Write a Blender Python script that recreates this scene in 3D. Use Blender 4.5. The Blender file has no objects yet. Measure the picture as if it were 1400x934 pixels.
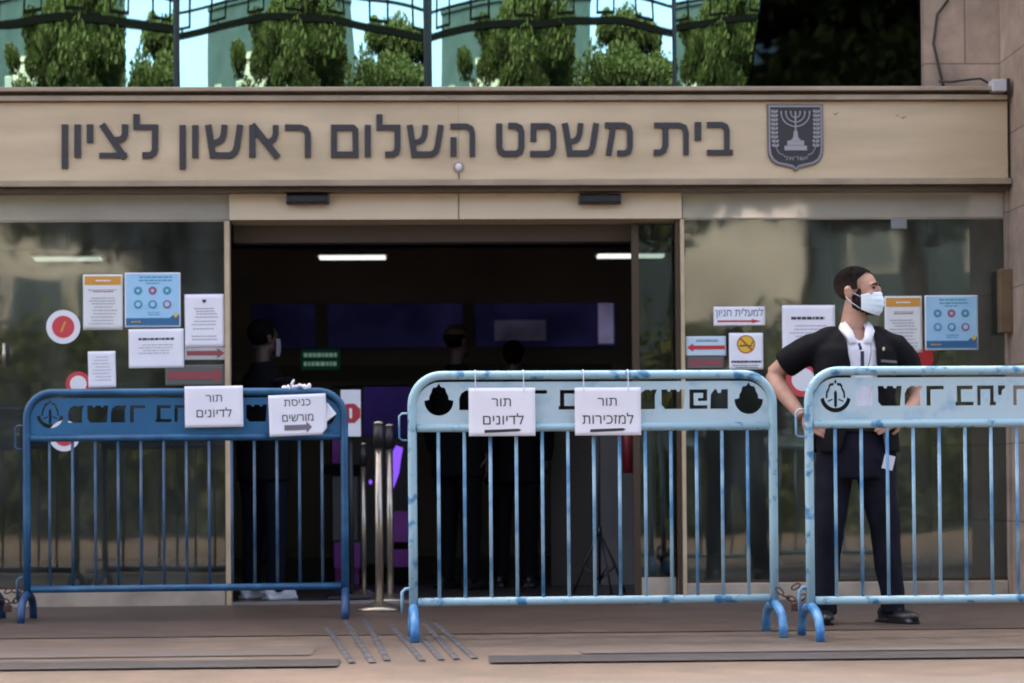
import bpy, bmesh, math, random
from mathutils import Vector, Matrix, noise
from mathutils.geometry import tessellate_polygon
random.seed(7)
S = bpy.context.scene
COL = S.collection
R = math.radians
PI = math.pi

# ------------------------------------------------------------------ camera, sky, sun, exposure
F = 2832.0                       # focal length in pixels of a 1400 px wide frame
CAM = Vector((-0.42, -12.0, 0.70))
PITCH, YAW, ROLL, SHIFT = R(1.0), R(-2.0), R(-0.45), 0.1018
cd = bpy.data.cameras.new('camera')
cam = bpy.data.objects.new('camera', cd)
COL.objects.link(cam)
cd.sensor_width = 36
cd.lens = F / 1400 * 36
cd.shift_y = SHIFT
cd.clip_end = 1000
cam.location = CAM
CROT = Matrix.Rotation(YAW, 3, 'Z') @ Matrix.Rotation(PI / 2 + PITCH, 3, 'X') @ Matrix.Rotation(ROLL, 3, 'Z')
cam.rotation_euler = CROT.to_euler()
cd.dof.use_dof = True
cd.dof.focus_distance = 9.6
cd.dof.aperture_fstop = 2.8
S.camera = cam

SUN_EL, SUN_AZ = R(42), R(-18)    # sun behind the courthouse: its front and forecourt lie in open shade
w = bpy.data.worlds.new('World')
S.world = w
w.use_nodes = True
wn = w.node_tree.nodes
sky = wn.new('ShaderNodeTexSky')
sky.sky_type = 'NISHITA'
sky.sun_disc = False
sky.sun_elevation = SUN_EL
sky.sun_rotation = SUN_AZ
sky.air_density = 0.35
sky.dust_density = 8.0
sky.ozone_density = 0.3
bg = wn['Background']
bg.inputs[1].default_value = 0.15
w.node_tree.links.new(sky.outputs[0], bg.inputs[0])
sd = bpy.data.lights.new('sun', 'SUN')
sd.energy = 0.5
sd.angle = R(14)
sd.color = (1.0, 0.97, 0.93)
sun = bpy.data.objects.new('sun', sd)
COL.objects.link(sun)
sun_dir = Vector((math.sin(SUN_AZ) * math.cos(SUN_EL), math.cos(SUN_AZ) * math.cos(SUN_EL), math.sin(SUN_EL)))
sun.rotation_euler = sun_dir.to_track_quat('Z', 'Y').to_euler()
S.view_settings.view_transform = 'Standard'
S.view_settings.look = 'None'
S.view_settings.gamma = 1
S.view_settings.exposure = 3.75
S.view_settings.use_white_balance = True          # the camera's balance for open shade
S.view_settings.white_balance_temperature = 7250
S.view_settings.white_balance_tint = 8
S.cycles.max_bounces = 8
S.cycles.transparent_max_bounces = 16
S.cycles.filter_width = 1.9


def ray(u, v):
    return CROT @ Vector(((u - 700) / F, (467 - v) / F + SHIFT * 1400 / F, -1))


def at(u, v, Y=0.0):
    """point of the vertical plane at depth Y that the photograph shows at pixel u, v -> (x, z)"""
    d = ray(u, v)
    t = (Y - CAM.y) / d.y
    p = CAM + d * t
    return p.x, p.z


def onfloor(u, v):
    d = ray(u, v)
    t = -CAM.z / d.z
    p = CAM + d * t
    return p.x, p.y


# ------------------------------------------------------------------ materials
def nt(name):
    m = bpy.data.materials.new(name)
    m.use_nodes = True
    return m, m.node_tree.nodes, m.node_tree.links, m.node_tree.nodes['Principled BSDF']


def mat(name, c, rough=0.6, metal=0.0, c2=None, scale=8.0, lo=0.4, hi=0.65, bump=0.0, bscale=60.0, spec=0.5, stretch=None, rough2=None):
    m, N, L, b = nt(name)
    b.inputs['Base Color'].default_value = (*c, 1)
    b.inputs['Roughness'].default_value = rough
    b.inputs['Metallic'].default_value = metal
    b.inputs['Specular IOR Level'].default_value = spec
    if c2 or bump:
        tc = N.new('ShaderNodeTexCoord')
        oi = N.new('ShaderNodeObjectInfo')
        ad = N.new('ShaderNodeVectorMath')
        ad.operation = 'MULTIPLY_ADD'
        ad.inputs[1].default_value = stretch or (1, 1, 1)
        sc = N.new('ShaderNodeVectorMath')
        sc.operation = 'SCALE'
        cb = N.new('ShaderNodeCombineXYZ')
        for i in range(3):
            L.new(oi.outputs['Random'], cb.inputs[i])
        L.new(cb.outputs[0], sc.inputs[0])
        sc.inputs['Scale'].default_value = 23.0
        L.new(tc.outputs['Object'], ad.inputs[0])
        L.new(sc.outputs[0], ad.inputs[2])
        vec = ad.outputs[0]
    if c2:
        n = N.new('ShaderNodeTexNoise')
        n.inputs['Scale'].default_value = scale
        n.inputs['Detail'].default_value = 6
        L.new(vec, n.inputs['Vector'])
        r = N.new('ShaderNodeValToRGB')
        r.color_ramp.elements[0].position = lo
        r.color_ramp.elements[1].position = hi
        r.color_ramp.elements[0].color = (*c, 1)
        r.color_ramp.elements[1].color = (*c2, 1)
        L.new(n.outputs['Fac'], r.inputs[0])
        L.new(r.outputs[0], b.inputs['Base Color'])
        if rough2 is not None:
            mr = N.new('ShaderNodeMapRange')
            mr.inputs[1].default_value = lo
            mr.inputs[2].default_value = hi
            mr.inputs[3].default_value = rough
            mr.inputs[4].default_value = rough2
            L.new(n.outputs['Fac'], mr.inputs[0])
            L.new(mr.outputs[0], b.inputs['Roughness'])
    if bump:
        n2 = N.new('ShaderNodeTexNoise')
        n2.inputs['Scale'].default_value = bscale
        n2.inputs['Detail'].default_value = 4
        L.new(vec, n2.inputs['Vector'])
        bp = N.new('ShaderNodeBump')
        bp.inputs['Strength'].default_value = bump
        bp.inputs['Distance'].default_value = 0.01
        L.new(n2.outputs['Fac'], bp.inputs['Height'])
        L.new(bp.outputs[0], b.inputs['Normal'])
    return m


def emit(name, c, s):
    m, N, L, b = nt(name)
    b.inputs['Base Color'].default_value = (c[0] * 0.15, c[1] * 0.15, c[2] * 0.15, 1)
    b.inputs['Emission Color'].default_value = (*c, 1)
    b.inputs['Emission Strength'].default_value = s
    b.inputs['Specular IOR Level'].default_value = 0.05
    if s < 0.05:                                   # weak glows are uneven across the pane
        tc = N.new('ShaderNodeTexCoord')
        no = N.new('ShaderNodeTexNoise')
        no.inputs['Scale'].default_value = 1.6
        no.inputs['Detail'].default_value = 3
        L.new(tc.outputs['Object'], no.inputs['Vector'])
        mr = N.new('ShaderNodeMapRange')
        mr.inputs[1].default_value = 0.3
        mr.inputs[2].default_value = 0.7
        mr.inputs[3].default_value = s * 0.35
        mr.inputs[4].default_value = s * 1.6
        L.new(no.outputs['Fac'], mr.inputs[0])
        L.new(mr.outputs[0], b.inputs['Emission Strength'])
    b.inputs['Roughness'].default_value = 0.9
    return m


def glass(name, tint, refl, rough=0.0, rcol=(1, 1, 1), veil=0.0):
    m, N, L, b = nt(name)
    N.remove(b)
    out = N['Material Output']
    tr = N.new('ShaderNodeBsdfTransparent')
    tr.inputs[0].default_value = (*tint, 1)
    gl = N.new('ShaderNodeBsdfGlossy')
    gl.inputs['Roughness'].default_value = rough
    gl.inputs['Color'].default_value = (*rcol, 1)
    tc = N.new('ShaderNodeTexCoord')
    no = N.new('ShaderNodeTexNoise')
    no.inputs['Scale'].default_value = 1.3
    no.inputs['Detail'].default_value = 2
    L.new(tc.outputs['Object'], no.inputs['Vector'])
    bp = N.new('ShaderNodeBump')
    bp.inputs['Strength'].default_value = 0.6
    bp.inputs['Distance'].default_value = 0.004
    L.new(no.outputs['Fac'], bp.inputs['Height'])
    L.new(bp.outputs[0], gl.inputs['Normal'])
    mx = N.new('ShaderNodeMixShader')
    lw = N.new('ShaderNodeFresnel')
    lw.inputs['IOR'].default_value = 1.5
    mr = N.new('ShaderNodeMath')
    mr.operation = 'ADD'
    mr.inputs[1].default_value = refl
    L.new(lw.outputs[0], mr.inputs[0])
    L.new(mr.outputs[0], mx.inputs[0])
    L.new(tr.outputs[0], mx.inputs[1])
    L.new(gl.outputs[0], mx.inputs[2])
    last = mx
    if veil:  # haze in the glass painted in as a grey diffuse veil
        df = N.new('ShaderNodeBsdfDiffuse')
        df.inputs[0].default_value = (0.34, 0.37, 0.34, 1)
        n2 = N.new('ShaderNodeTexNoise')
        n2.inputs['Scale'].default_value = 3.0
        n2.inputs['Detail'].default_value = 8
        mp = N.new('ShaderNodeMapping')
        mp.inputs['Scale'].default_value = (1.6, 1, 0.5)
        L.new(tc.outputs['Object'], mp.inputs[0])
        L.new(mp.outputs[0], n2.inputs['Vector'])
        m2 = N.new('ShaderNodeMapRange')
        m2.inputs[1].default_value = 0.4
        m2.inputs[2].default_value = 0.75
        m2.inputs[3].default_value = 0.25 * veil
        m2.inputs[4].default_value = veil
        L.new(n2.outputs['Fac'], m2.inputs[0])
        last = N.new('ShaderNodeMixShader')
        L.new(m2.outputs[0], last.inputs[0])
        L.new(mx.outputs[0], last.inputs[1])
        L.new(df.outputs[0], last.inputs[2])
    L.new(last.outputs[0], out.inputs[0])
    return m


def mirror(name, tint, dark, fac):
    m, N, L, b = nt(name)
    N.remove(b)
    gl = N.new('ShaderNodeBsdfGlossy')
    gl.inputs['Roughness'].default_value = 0.015
    gl.inputs['Color'].default_value = (*tint, 1)
    df = N.new('ShaderNodeBsdfDiffuse')
    df.inputs[0].default_value = (*dark, 1)
    mx = N.new('ShaderNodeMixShader')
    mx.inputs[0].default_value = fac
    L.new(df.outputs[0], mx.inputs[1])
    L.new(gl.outputs[0], mx.inputs[2])
    L.new(mx.outputs[0], N['Material Output'].inputs[0])
    return m


def stone(name, c1, c2, cm, bw, bh, off=0.5, rough=0.75, mortar=0.006, axis='xz', bump=0.25):
    """coursed stone or paving: blocks of two tones with joints, grain on top"""
    m, N, L, b = nt(name)
    tc = N.new('ShaderNodeTexCoord')
    sp = N.new('ShaderNodeSeparateXYZ')
    cb = N.new('ShaderNodeCombineXYZ')
    L.new(tc.outputs['Object'], sp.inputs[0])
    ix = {'x': 0, 'y': 1, 'z': 2}
    L.new(sp.outputs[ix[axis[0]]], cb.inputs[0])
    L.new(sp.outputs[ix[axis[1]]], cb.inputs[1])
    br = N.new('ShaderNodeTexBrick')
    br.offset = off
    br.inputs['Color1'].default_value = (*c1, 1)
    br.inputs['Color2'].default_value = (*c2, 1)
    br.inputs['Mortar'].default_value = (*cm, 1)
    br.inputs['Scale'].default_value = 1.0
    br.inputs['Mortar Size'].default_value = mortar
    br.inputs['Mortar Smooth'].default_value = 0.3
    br.inputs['Brick Width'].default_value = bw
    br.inputs['Row Height'].default_value = bh
    L.new(cb.outputs[0], br.inputs['Vector'])
    n = N.new('ShaderNodeTexNoise')
    n.inputs['Scale'].default_value = 5
    n.inputs['Detail'].default_value = 9
    n.inputs['Roughness'].default_value = 0.65
    L.new(tc.outputs['Object'], n.inputs['Vector'])
    mr = N.new('ShaderNodeMapRange')
    mr.inputs[1].default_value = 0.3
    mr.inputs[2].default_value = 0.7
    mr.inputs[3].default_value = 0.68
    mr.inputs[4].default_value = 1.25
    L.new(n.outputs['Fac'], mr.inputs[0])
    nl = N.new('ShaderNodeTexNoise')
    nl.inputs['Scale'].default_value = 0.9
    nl.inputs['Detail'].default_value = 7
    nl.inputs['Distortion'].default_value = 0.6
    L.new(tc.outputs['Object'], nl.inputs['Vector'])
    ml = N.new('ShaderNodeMapRange')
    ml.inputs[1].default_value = 0.35
    ml.inputs[2].default_value = 0.65
    ml.inputs[3].default_value = 0.80
    ml.inputs[4].default_value = 1.14
    L.new(nl.outputs['Fac'], ml.inputs[0])
    mm = N.new('ShaderNodeMath')
    mm.operation = 'MULTIPLY'
    L.new(mr.outputs[0], mm.inputs[0])
    L.new(ml.outputs[0], mm.inputs[1])
    mu = N.new('ShaderNodeVectorMath')
    mu.operation = 'SCALE'
    L.new(br.outputs['Color'], mu.inputs[0])
    L.new(mm.outputs[0], mu.inputs['Scale'])
    L.new(mu.outputs[0], b.inputs['Base Color'])
    b.inputs['Roughness'].default_value = rough
    n2 = N.new('ShaderNodeTexNoise')
    n2.inputs['Scale'].default_value = 45
    n2.inputs['Detail'].default_value = 5
    L.new(tc.outputs['Object'], n2.inputs['Vector'])
    ma = N.new('ShaderNodeMath')
    ma.operation = 'SUBTRACT'
    L.new(n2.outputs['Fac'], ma.inputs[0])
    L.new(br.outputs['Fac'], ma.inputs[1])
    bp = N.new('ShaderNodeBump')
    bp.inputs['Strength'].default_value = bump
    bp.inputs['Distance'].default_value = 0.008
    L.new(ma.outputs[0], bp.inputs['Height'])
    L.new(bp.outputs[0], b.inputs['Normal'])
    return m


M = {}
M['gold'] = mat('champagne_metal', (0.48, 0.375, 0.235), 0.40, 0.25, c2=(0.60, 0.475, 0.31), scale=1.2, lo=0.35, hi=0.7, stretch=(1, 1, 6), bump=0.02, bscale=14, rough2=0.5)
M['gold_trim'] = mat('champagne_trim', (0.38, 0.305, 0.215), 0.4, 0.4, c2=(0.29, 0.23, 0.165), scale=4)
M['bronze'] = mat('dark_bronze', (0.09, 0.065, 0.045), 0.4, 0.6)
M['header'] = mat('beige_cladding', (0.64, 0.53, 0.36), 0.5, 0.1, c2=(0.58, 0.48, 0.33), scale=2.0, lo=0.35, hi=0.75)
M['letter'] = mat('dark_letter', (0.035, 0.033, 0.036), 0.5, 0.1)
M['black'] = mat('black_metal', (0.012, 0.012, 0.013), 0.45)
M['coated'] = mat('coated_cladding', (0.42, 0.395, 0.32), 0.35, 0.0, c2=(0.33, 0.325, 0.265), scale=1.5)
M['coated'].node_tree.nodes['Principled BSDF'].inputs['Coat Weight'].default_value = 1.0
M['coated'].node_tree.nodes['Principled BSDF'].inputs['Coat Roughness'].default_value = 0.03
M['coated'].node_tree.nodes['Principled BSDF'].inputs['Coat IOR'].default_value = 2.6
M['lattice'] = mat('matt_black_steel', (0.0018, 0.0018, 0.0018), 0.9, spec=0.0)
M['darkgl'] = mirror('black_mirror_glass', (0.012, 0.018, 0.018), (0.002, 0.002, 0.002), 0.92)
M['void'] = mat('matt_black_cladding', (0.004, 0.004, 0.004), 0.7, spec=0.08)
M['sensor'] = mat('sensor_plastic', (0.012, 0.012, 0.014), 0.25)
M['sidegl'] = glass('side_glass', (0.66, 0.72, 0.68), 0.05, 0.032, (0.95, 1.0, 0.97), veil=0.12)
M['leafgl'] = glass('leaf_glass', (0.62, 0.70, 0.66), 0.02, 0.004, veil=0.02)
M['upgl'] = mirror('teal_mirror_glass', (0.37, 0.60, 0.53), (0.005, 0.02, 0.022), 0.97)
M['stone'] = stone('pier_stone', (0.33, 0.25, 0.185), (0.285, 0.22, 0.165), (0.17, 0.135, 0.105), 0.9, 0.45, 0.5)
M['sill'] = mat('sill_stone', (0.40, 0.33, 0.25), 0.7, c2=(0.28, 0.23, 0.18), scale=5, bump=0.1)
M['ground'] = stone('pale_paving', (0.110, 0.080, 0.062), (0.104, 0.077, 0.061), (0.098, 0.072, 0.057), 1.2, 0.6, 0.5, 0.5, 0.008, 'xy', 0.1)
M['apron'] = stone('shaded_paving', (0.076, 0.051, 0.037), (0.069, 0.048, 0.036), (0.060, 0.042, 0.032), 0.9, 0.45, 0.5, 0.5, 0.008, 'xy', 0.1)  # shade before the facade put into a darker paving colour
M['lilac'] = mat('grey_paving', (0.098, 0.080, 0.072), 0.5, c2=(0.086, 0.072, 0.067), scale=3, bump=0.05)
M['basalt'] = mat('basalt_strip', (0.019, 0.017, 0.021), 0.5, c2=(0.030, 0.027, 0.031), scale=9, bump=0.1)
M['steel'] = mat('brushed_steel', (0.40, 0.35, 0.28), 0.25, 0.85, c2=(0.32, 0.28, 0.23), scale=20)
M['steelblue'] = mat('worn_guide_steel', (0.038, 0.040, 0.050), 0.6, 0.0, c2=(0.066, 0.064, 0.070), scale=18)
M['infloor'] = mat('hall_floor', (0.05, 0.042, 0.04), 0.3, c2=(0.035, 0.03, 0.03), scale=3)
M['inwall'] = mat('hall_wall', (0.25, 0.20, 0.165), 0.8, spec=0.1, c2=(0.18, 0.15, 0.13), scale=1)
M['inceil'] = mat('hall_ceiling', (0.28, 0.24, 0.23), 0.8, spec=0.1)
M['inbeam'] = mat('hall_beam', (0.085, 0.07, 0.058), 0.6)
M['inpanel'] = mat('hall_panel', (0.17, 0.155, 0.15), 0.6, c2=(0.13, 0.12, 0.118), scale=2)
M['lamp'] = emit('lamp_panel', (0.90, 0.95, 1.0), 0.10)
M['bluewin'] = emit('blue_lit_window', (0.05, 0.05, 0.22), 0.006)
M['mauve'] = emit('mauve_lit_pane', (0.28, 0.26, 0.52), 0.02)
M['violet'] = emit('violet_screen', (0.24, 0.09, 1.0), 0.09)
M['purple'] = emit('purple_lit_panel', (0.17, 0.055, 0.33), 0.014)
M['indigo'] = emit('indigo_lit_panel', (0.055, 0.035, 0.25), 0.013)
M['exitsign'] = emit('green_sign', (0.01, 0.10, 0.075), 0.012)
M['exittext'] = emit('green_sign_text', (0.35, 0.62, 0.52), 0.025)
M['paper'] = mat('white_paper', (0.80, 0.80, 0.84), 0.7, c2=(0.76, 0.76, 0.80), scale=3)
M['ink'] = mat('black_ink', (0.03, 0.03, 0.035), 0.7)
M['greyink'] = mat('grey_ink', (0.34, 0.34, 0.37), 0.7)
M['blueink'] = mat('blue_ink', (0.02, 0.06, 0.16), 0.6)
M['redink'] = mat('red_ink', (0.45, 0.03, 0.035), 0.6)
M['darkred'] = mat('faded_red_ink', (0.26, 0.055, 0.06), 0.6)
M['orange'] = mat('orange_print', (0.62, 0.29, 0.045), 0.6)
M['sky_print'] = mat('light_blue_print', (0.30, 0.56, 0.76), 0.5, c2=(0.36, 0.62, 0.80), scale=4)
M['sea_print'] = mat('deep_blue_print', (0.025, 0.13, 0.27), 0.5)
M['teal_print'] = mat('teal_print', (0.05, 0.27, 0.36), 0.5)
M['wine_print'] = mat('wine_print', (0.33, 0.10, 0.17), 0.5)
M['yellow'] = mat('yellow_print', (0.72, 0.45, 0.04), 0.5)
M['redbrown'] = mat('red_brown_print', (0.36, 0.07, 0.02), 0.5)
M['decal_white'] = mat('white_decal', (0.72, 0.72, 0.74), 0.5)
M['decal_red'] = mat('red_decal', (0.56, 0.05, 0.06), 0.5)
M['redthing'] = mat('red_plastic', (0.40, 0.012, 0.015), 0.4)
M['brass'] = mat('worn_brass', (0.19, 0.125, 0.07), 0.5, 0.4, c2=(0.14, 0.09, 0.05), scale=6)
M['plastic'] = mat('grey_plastic', (0.46, 0.46, 0.48), 0.5)
M['cable'] = mat('cable', (0.03, 0.027, 0.025), 0.6)
M['rust'] = mat('rusty_chain', (0.12, 0.06, 0.04), 0.6, 0.5, c2=(0.10, 0.06, 0.04), scale=30)
# barrier paint
M['paint_light'] = mat('light_blue_paint', (0.30, 0.48, 0.54), 0.5, c2=(0.04, 0.19, 0.34), scale=17, lo=0.56, hi=0.66, bump=0.06, bscale=35)
M['panel_light'] = mat('pale_blue_paint', (0.41, 0.55, 0.585), 0.55, c2=(0.25, 0.42, 0.52), scale=10, lo=0.54, hi=0.74, bump=0.04)
M['bar_light'] = mat('bar_blue_paint', (0.28, 0.46, 0.56), 0.45, c2=(0.045, 0.18, 0.34), scale=5, lo=0.42, hi=0.62)
M['foot_light'] = mat('foot_blue_paint', (0.022, 0.15, 0.36), 0.45, c2=(0.09, 0.28, 0.48), scale=14)
M['paint_dark'] = mat('deep_blue_paint', (0.007, 0.072, 0.16), 0.42, c2=(0.022, 0.125, 0.24), scale=9, lo=0.45, hi=0.7, bump=0.05, bscale=35)
M['panel_dark'] = mat('deep_blue_panel_paint', (0.008, 0.100, 0.215), 0.45, c2=(0.015, 0.135, 0.275), scale=4, lo=0.45, hi=0.75)
M['bar_dark'] = mat('bar_deep_blue_paint', (0.022, 0.075, 0.145), 0.45, c2=(0.075, 0.125, 0.18), scale=6, lo=0.45, hi=0.6)
M['foot_dark'] = mat('foot_deep_blue_paint', (0.008, 0.045, 0.12), 0.5)
# people
M['skin'] = mat('skin', (0.44, 0.245, 0.17), 0.55, c2=(0.35, 0.17, 0.115), scale=14, lo=0.4, hi=0.75)
M['skin'].node_tree.nodes['Principled BSDF'].inputs['Subsurface Weight'].default_value = 0.12
M['skin'].node_tree.nodes['Principled BSDF'].inputs['Subsurface Radius'].default_value = (0.01, 0.004, 0.002)
M['hair'] = mat('cropped_hair', (0.0045, 0.0035, 0.003), 0.9, spec=0.05, c2=(0.013, 0.0095, 0.008), scale=60, lo=0.35, hi=0.65, bump=0.3, bscale=400)
_n, _l = M['hair'].node_tree.nodes, M['hair'].node_tree.links
_tc = _n.new('ShaderNodeTexCoord')
_sx = _n.new('ShaderNodeSeparateXYZ')
_ns = _n.new('ShaderNodeTexNoise')
_ns.inputs['Scale'].default_value = 90
_mr = _n.new('ShaderNodeMapRange')           # clipped short towards the ears and nape
_mr.inputs[1].default_value = 1.60
_mr.inputs[2].default_value = 1.69
_ad = _n.new('ShaderNodeMath')
_ad.operation = 'MULTIPLY_ADD'
_ad.inputs[1].default_value = 0.05
_l.new(_tc.outputs['Object'], _ns.inputs['Vector'])
_l.new(_tc.outputs['Object'], _sx.inputs[0])
_l.new(_ns.outputs['Fac'], _ad.inputs[0])
_l.new(_sx.outputs[2], _ad.inputs[2])
_l.new(_ad.outputs[0], _mr.inputs[0])
_mx = _n.new('ShaderNodeMix')
_mx.data_type = 'RGBA'
_mx.inputs[6].default_value = (0.062, 0.043, 0.035, 1)
_l.new(_mr.outputs[0], _mx.inputs[0])
_b = _n['Principled BSDF']
_l.new(_b.inputs['Base Color'].links[0].from_socket, _mx.inputs[7])
_l.new(_mx.outputs[2], _b.inputs['Base Color'])
M['beard'] = mat('beard', (0.018, 0.011, 0.009), 0.85, spec=0.1, c2=(0.04, 0.024, 0.018), scale=80, bump=0.5, bscale=400)
M['jacket'] = mat('black_cloth', (0.0042, 0.0042, 0.0052), 0.85, spec=0.15, c2=(0.0065, 0.0065, 0.008), scale=9, bump=0.35, bscale=16)
M['shirt'] = mat('white_shirt', (0.74, 0.73, 0.78), 0.7, c2=(0.66, 0.65, 0.71), scale=8, bump=0.25, bscale=22)
M['trousers'] = mat('navy_trousers', (0.006, 0.0065, 0.0125), 0.8, spec=0.15, c2=(0.009, 0.0095, 0.018), scale=7, bump=0.35, bscale=14)
M['shoe'] = mat('black_leather', (0.010, 0.010, 0.011), 0.35)
M['mask'] = mat('mask_cloth', (0.70, 0.80, 0.83), 0.75, c2=(0.62, 0.74, 0.79), scale=12)
M['eye'] = mat('eye_dark', (0.02, 0.013, 0.01), 0.25)
M['navy'] = mat('navy_strap', (0.012, 0.02, 0.06), 0.6)
M['jeans'] = mat('dark_jeans', (0.004, 0.006, 0.013), 0.85, spec=0.1)
M['whiteshoe'] = mat('white_trainer', (0.52, 0.52, 0.56), 0.5)
M['mask_shaded'] = mat('shaded_mask_cloth', (0.22, 0.23, 0.25), 0.8)  # hall shade put into the mask colour
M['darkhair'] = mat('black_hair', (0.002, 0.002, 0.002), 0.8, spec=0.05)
M['skin_shaded'] = mat('skin_shaded', (0.035, 0.018, 0.012), 0.6)  # darker copy of the skin, with the hall's shade in its colour
# things behind the camera, seen in the glass
M['leaf'] = mat('leaf', (0.030, 0.040, 0.014), 0.7, spec=0.12, c2=(0.06, 0.065, 0.025), scale=0.9, lo=0.35, hi=0.65)
_n, _l = M['leaf'].node_tree.nodes, M['leaf'].node_tree.links
_t = _n.new('ShaderNodeBsdfTranslucent')
_t.inputs[0].default_value = (0.04, 0.055, 0.014, 1)
_m = _n.new('ShaderNodeMixShader')
_m.inputs[0].default_value = 0.4
_l.new(_n['Principled BSDF'].outputs[0], _m.inputs[1])
_l.new(_t.outputs[0], _m.inputs[2])
_l.new(_m.outputs[0], _n['Material Output'].inputs[0])
M['asphalt'] = mat('asphalt', (0.05, 0.05, 0.052), 0.85, c2=(0.065, 0.063, 0.063), scale=2)
M['bark'] = mat('bark', (0.12, 0.085, 0.06), 0.9, c2=(0.07, 0.05, 0.04), scale=8)
M['facade_a'] = mat('grey_render', (0.017, 0.026, 0.030), 0.9, spec=0.05, c2=(0.013, 0.021, 0.025), scale=0.6)
M['facade_b'] = mat('cream_render', (0.16, 0.152, 0.138), 0.85, spec=0.15, c2=(0.115, 0.11, 0.10), scale=0.5)
M['dark_pane'] = mat('dark_pane', (0.02, 0.03, 0.035), 0.1)


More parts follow.
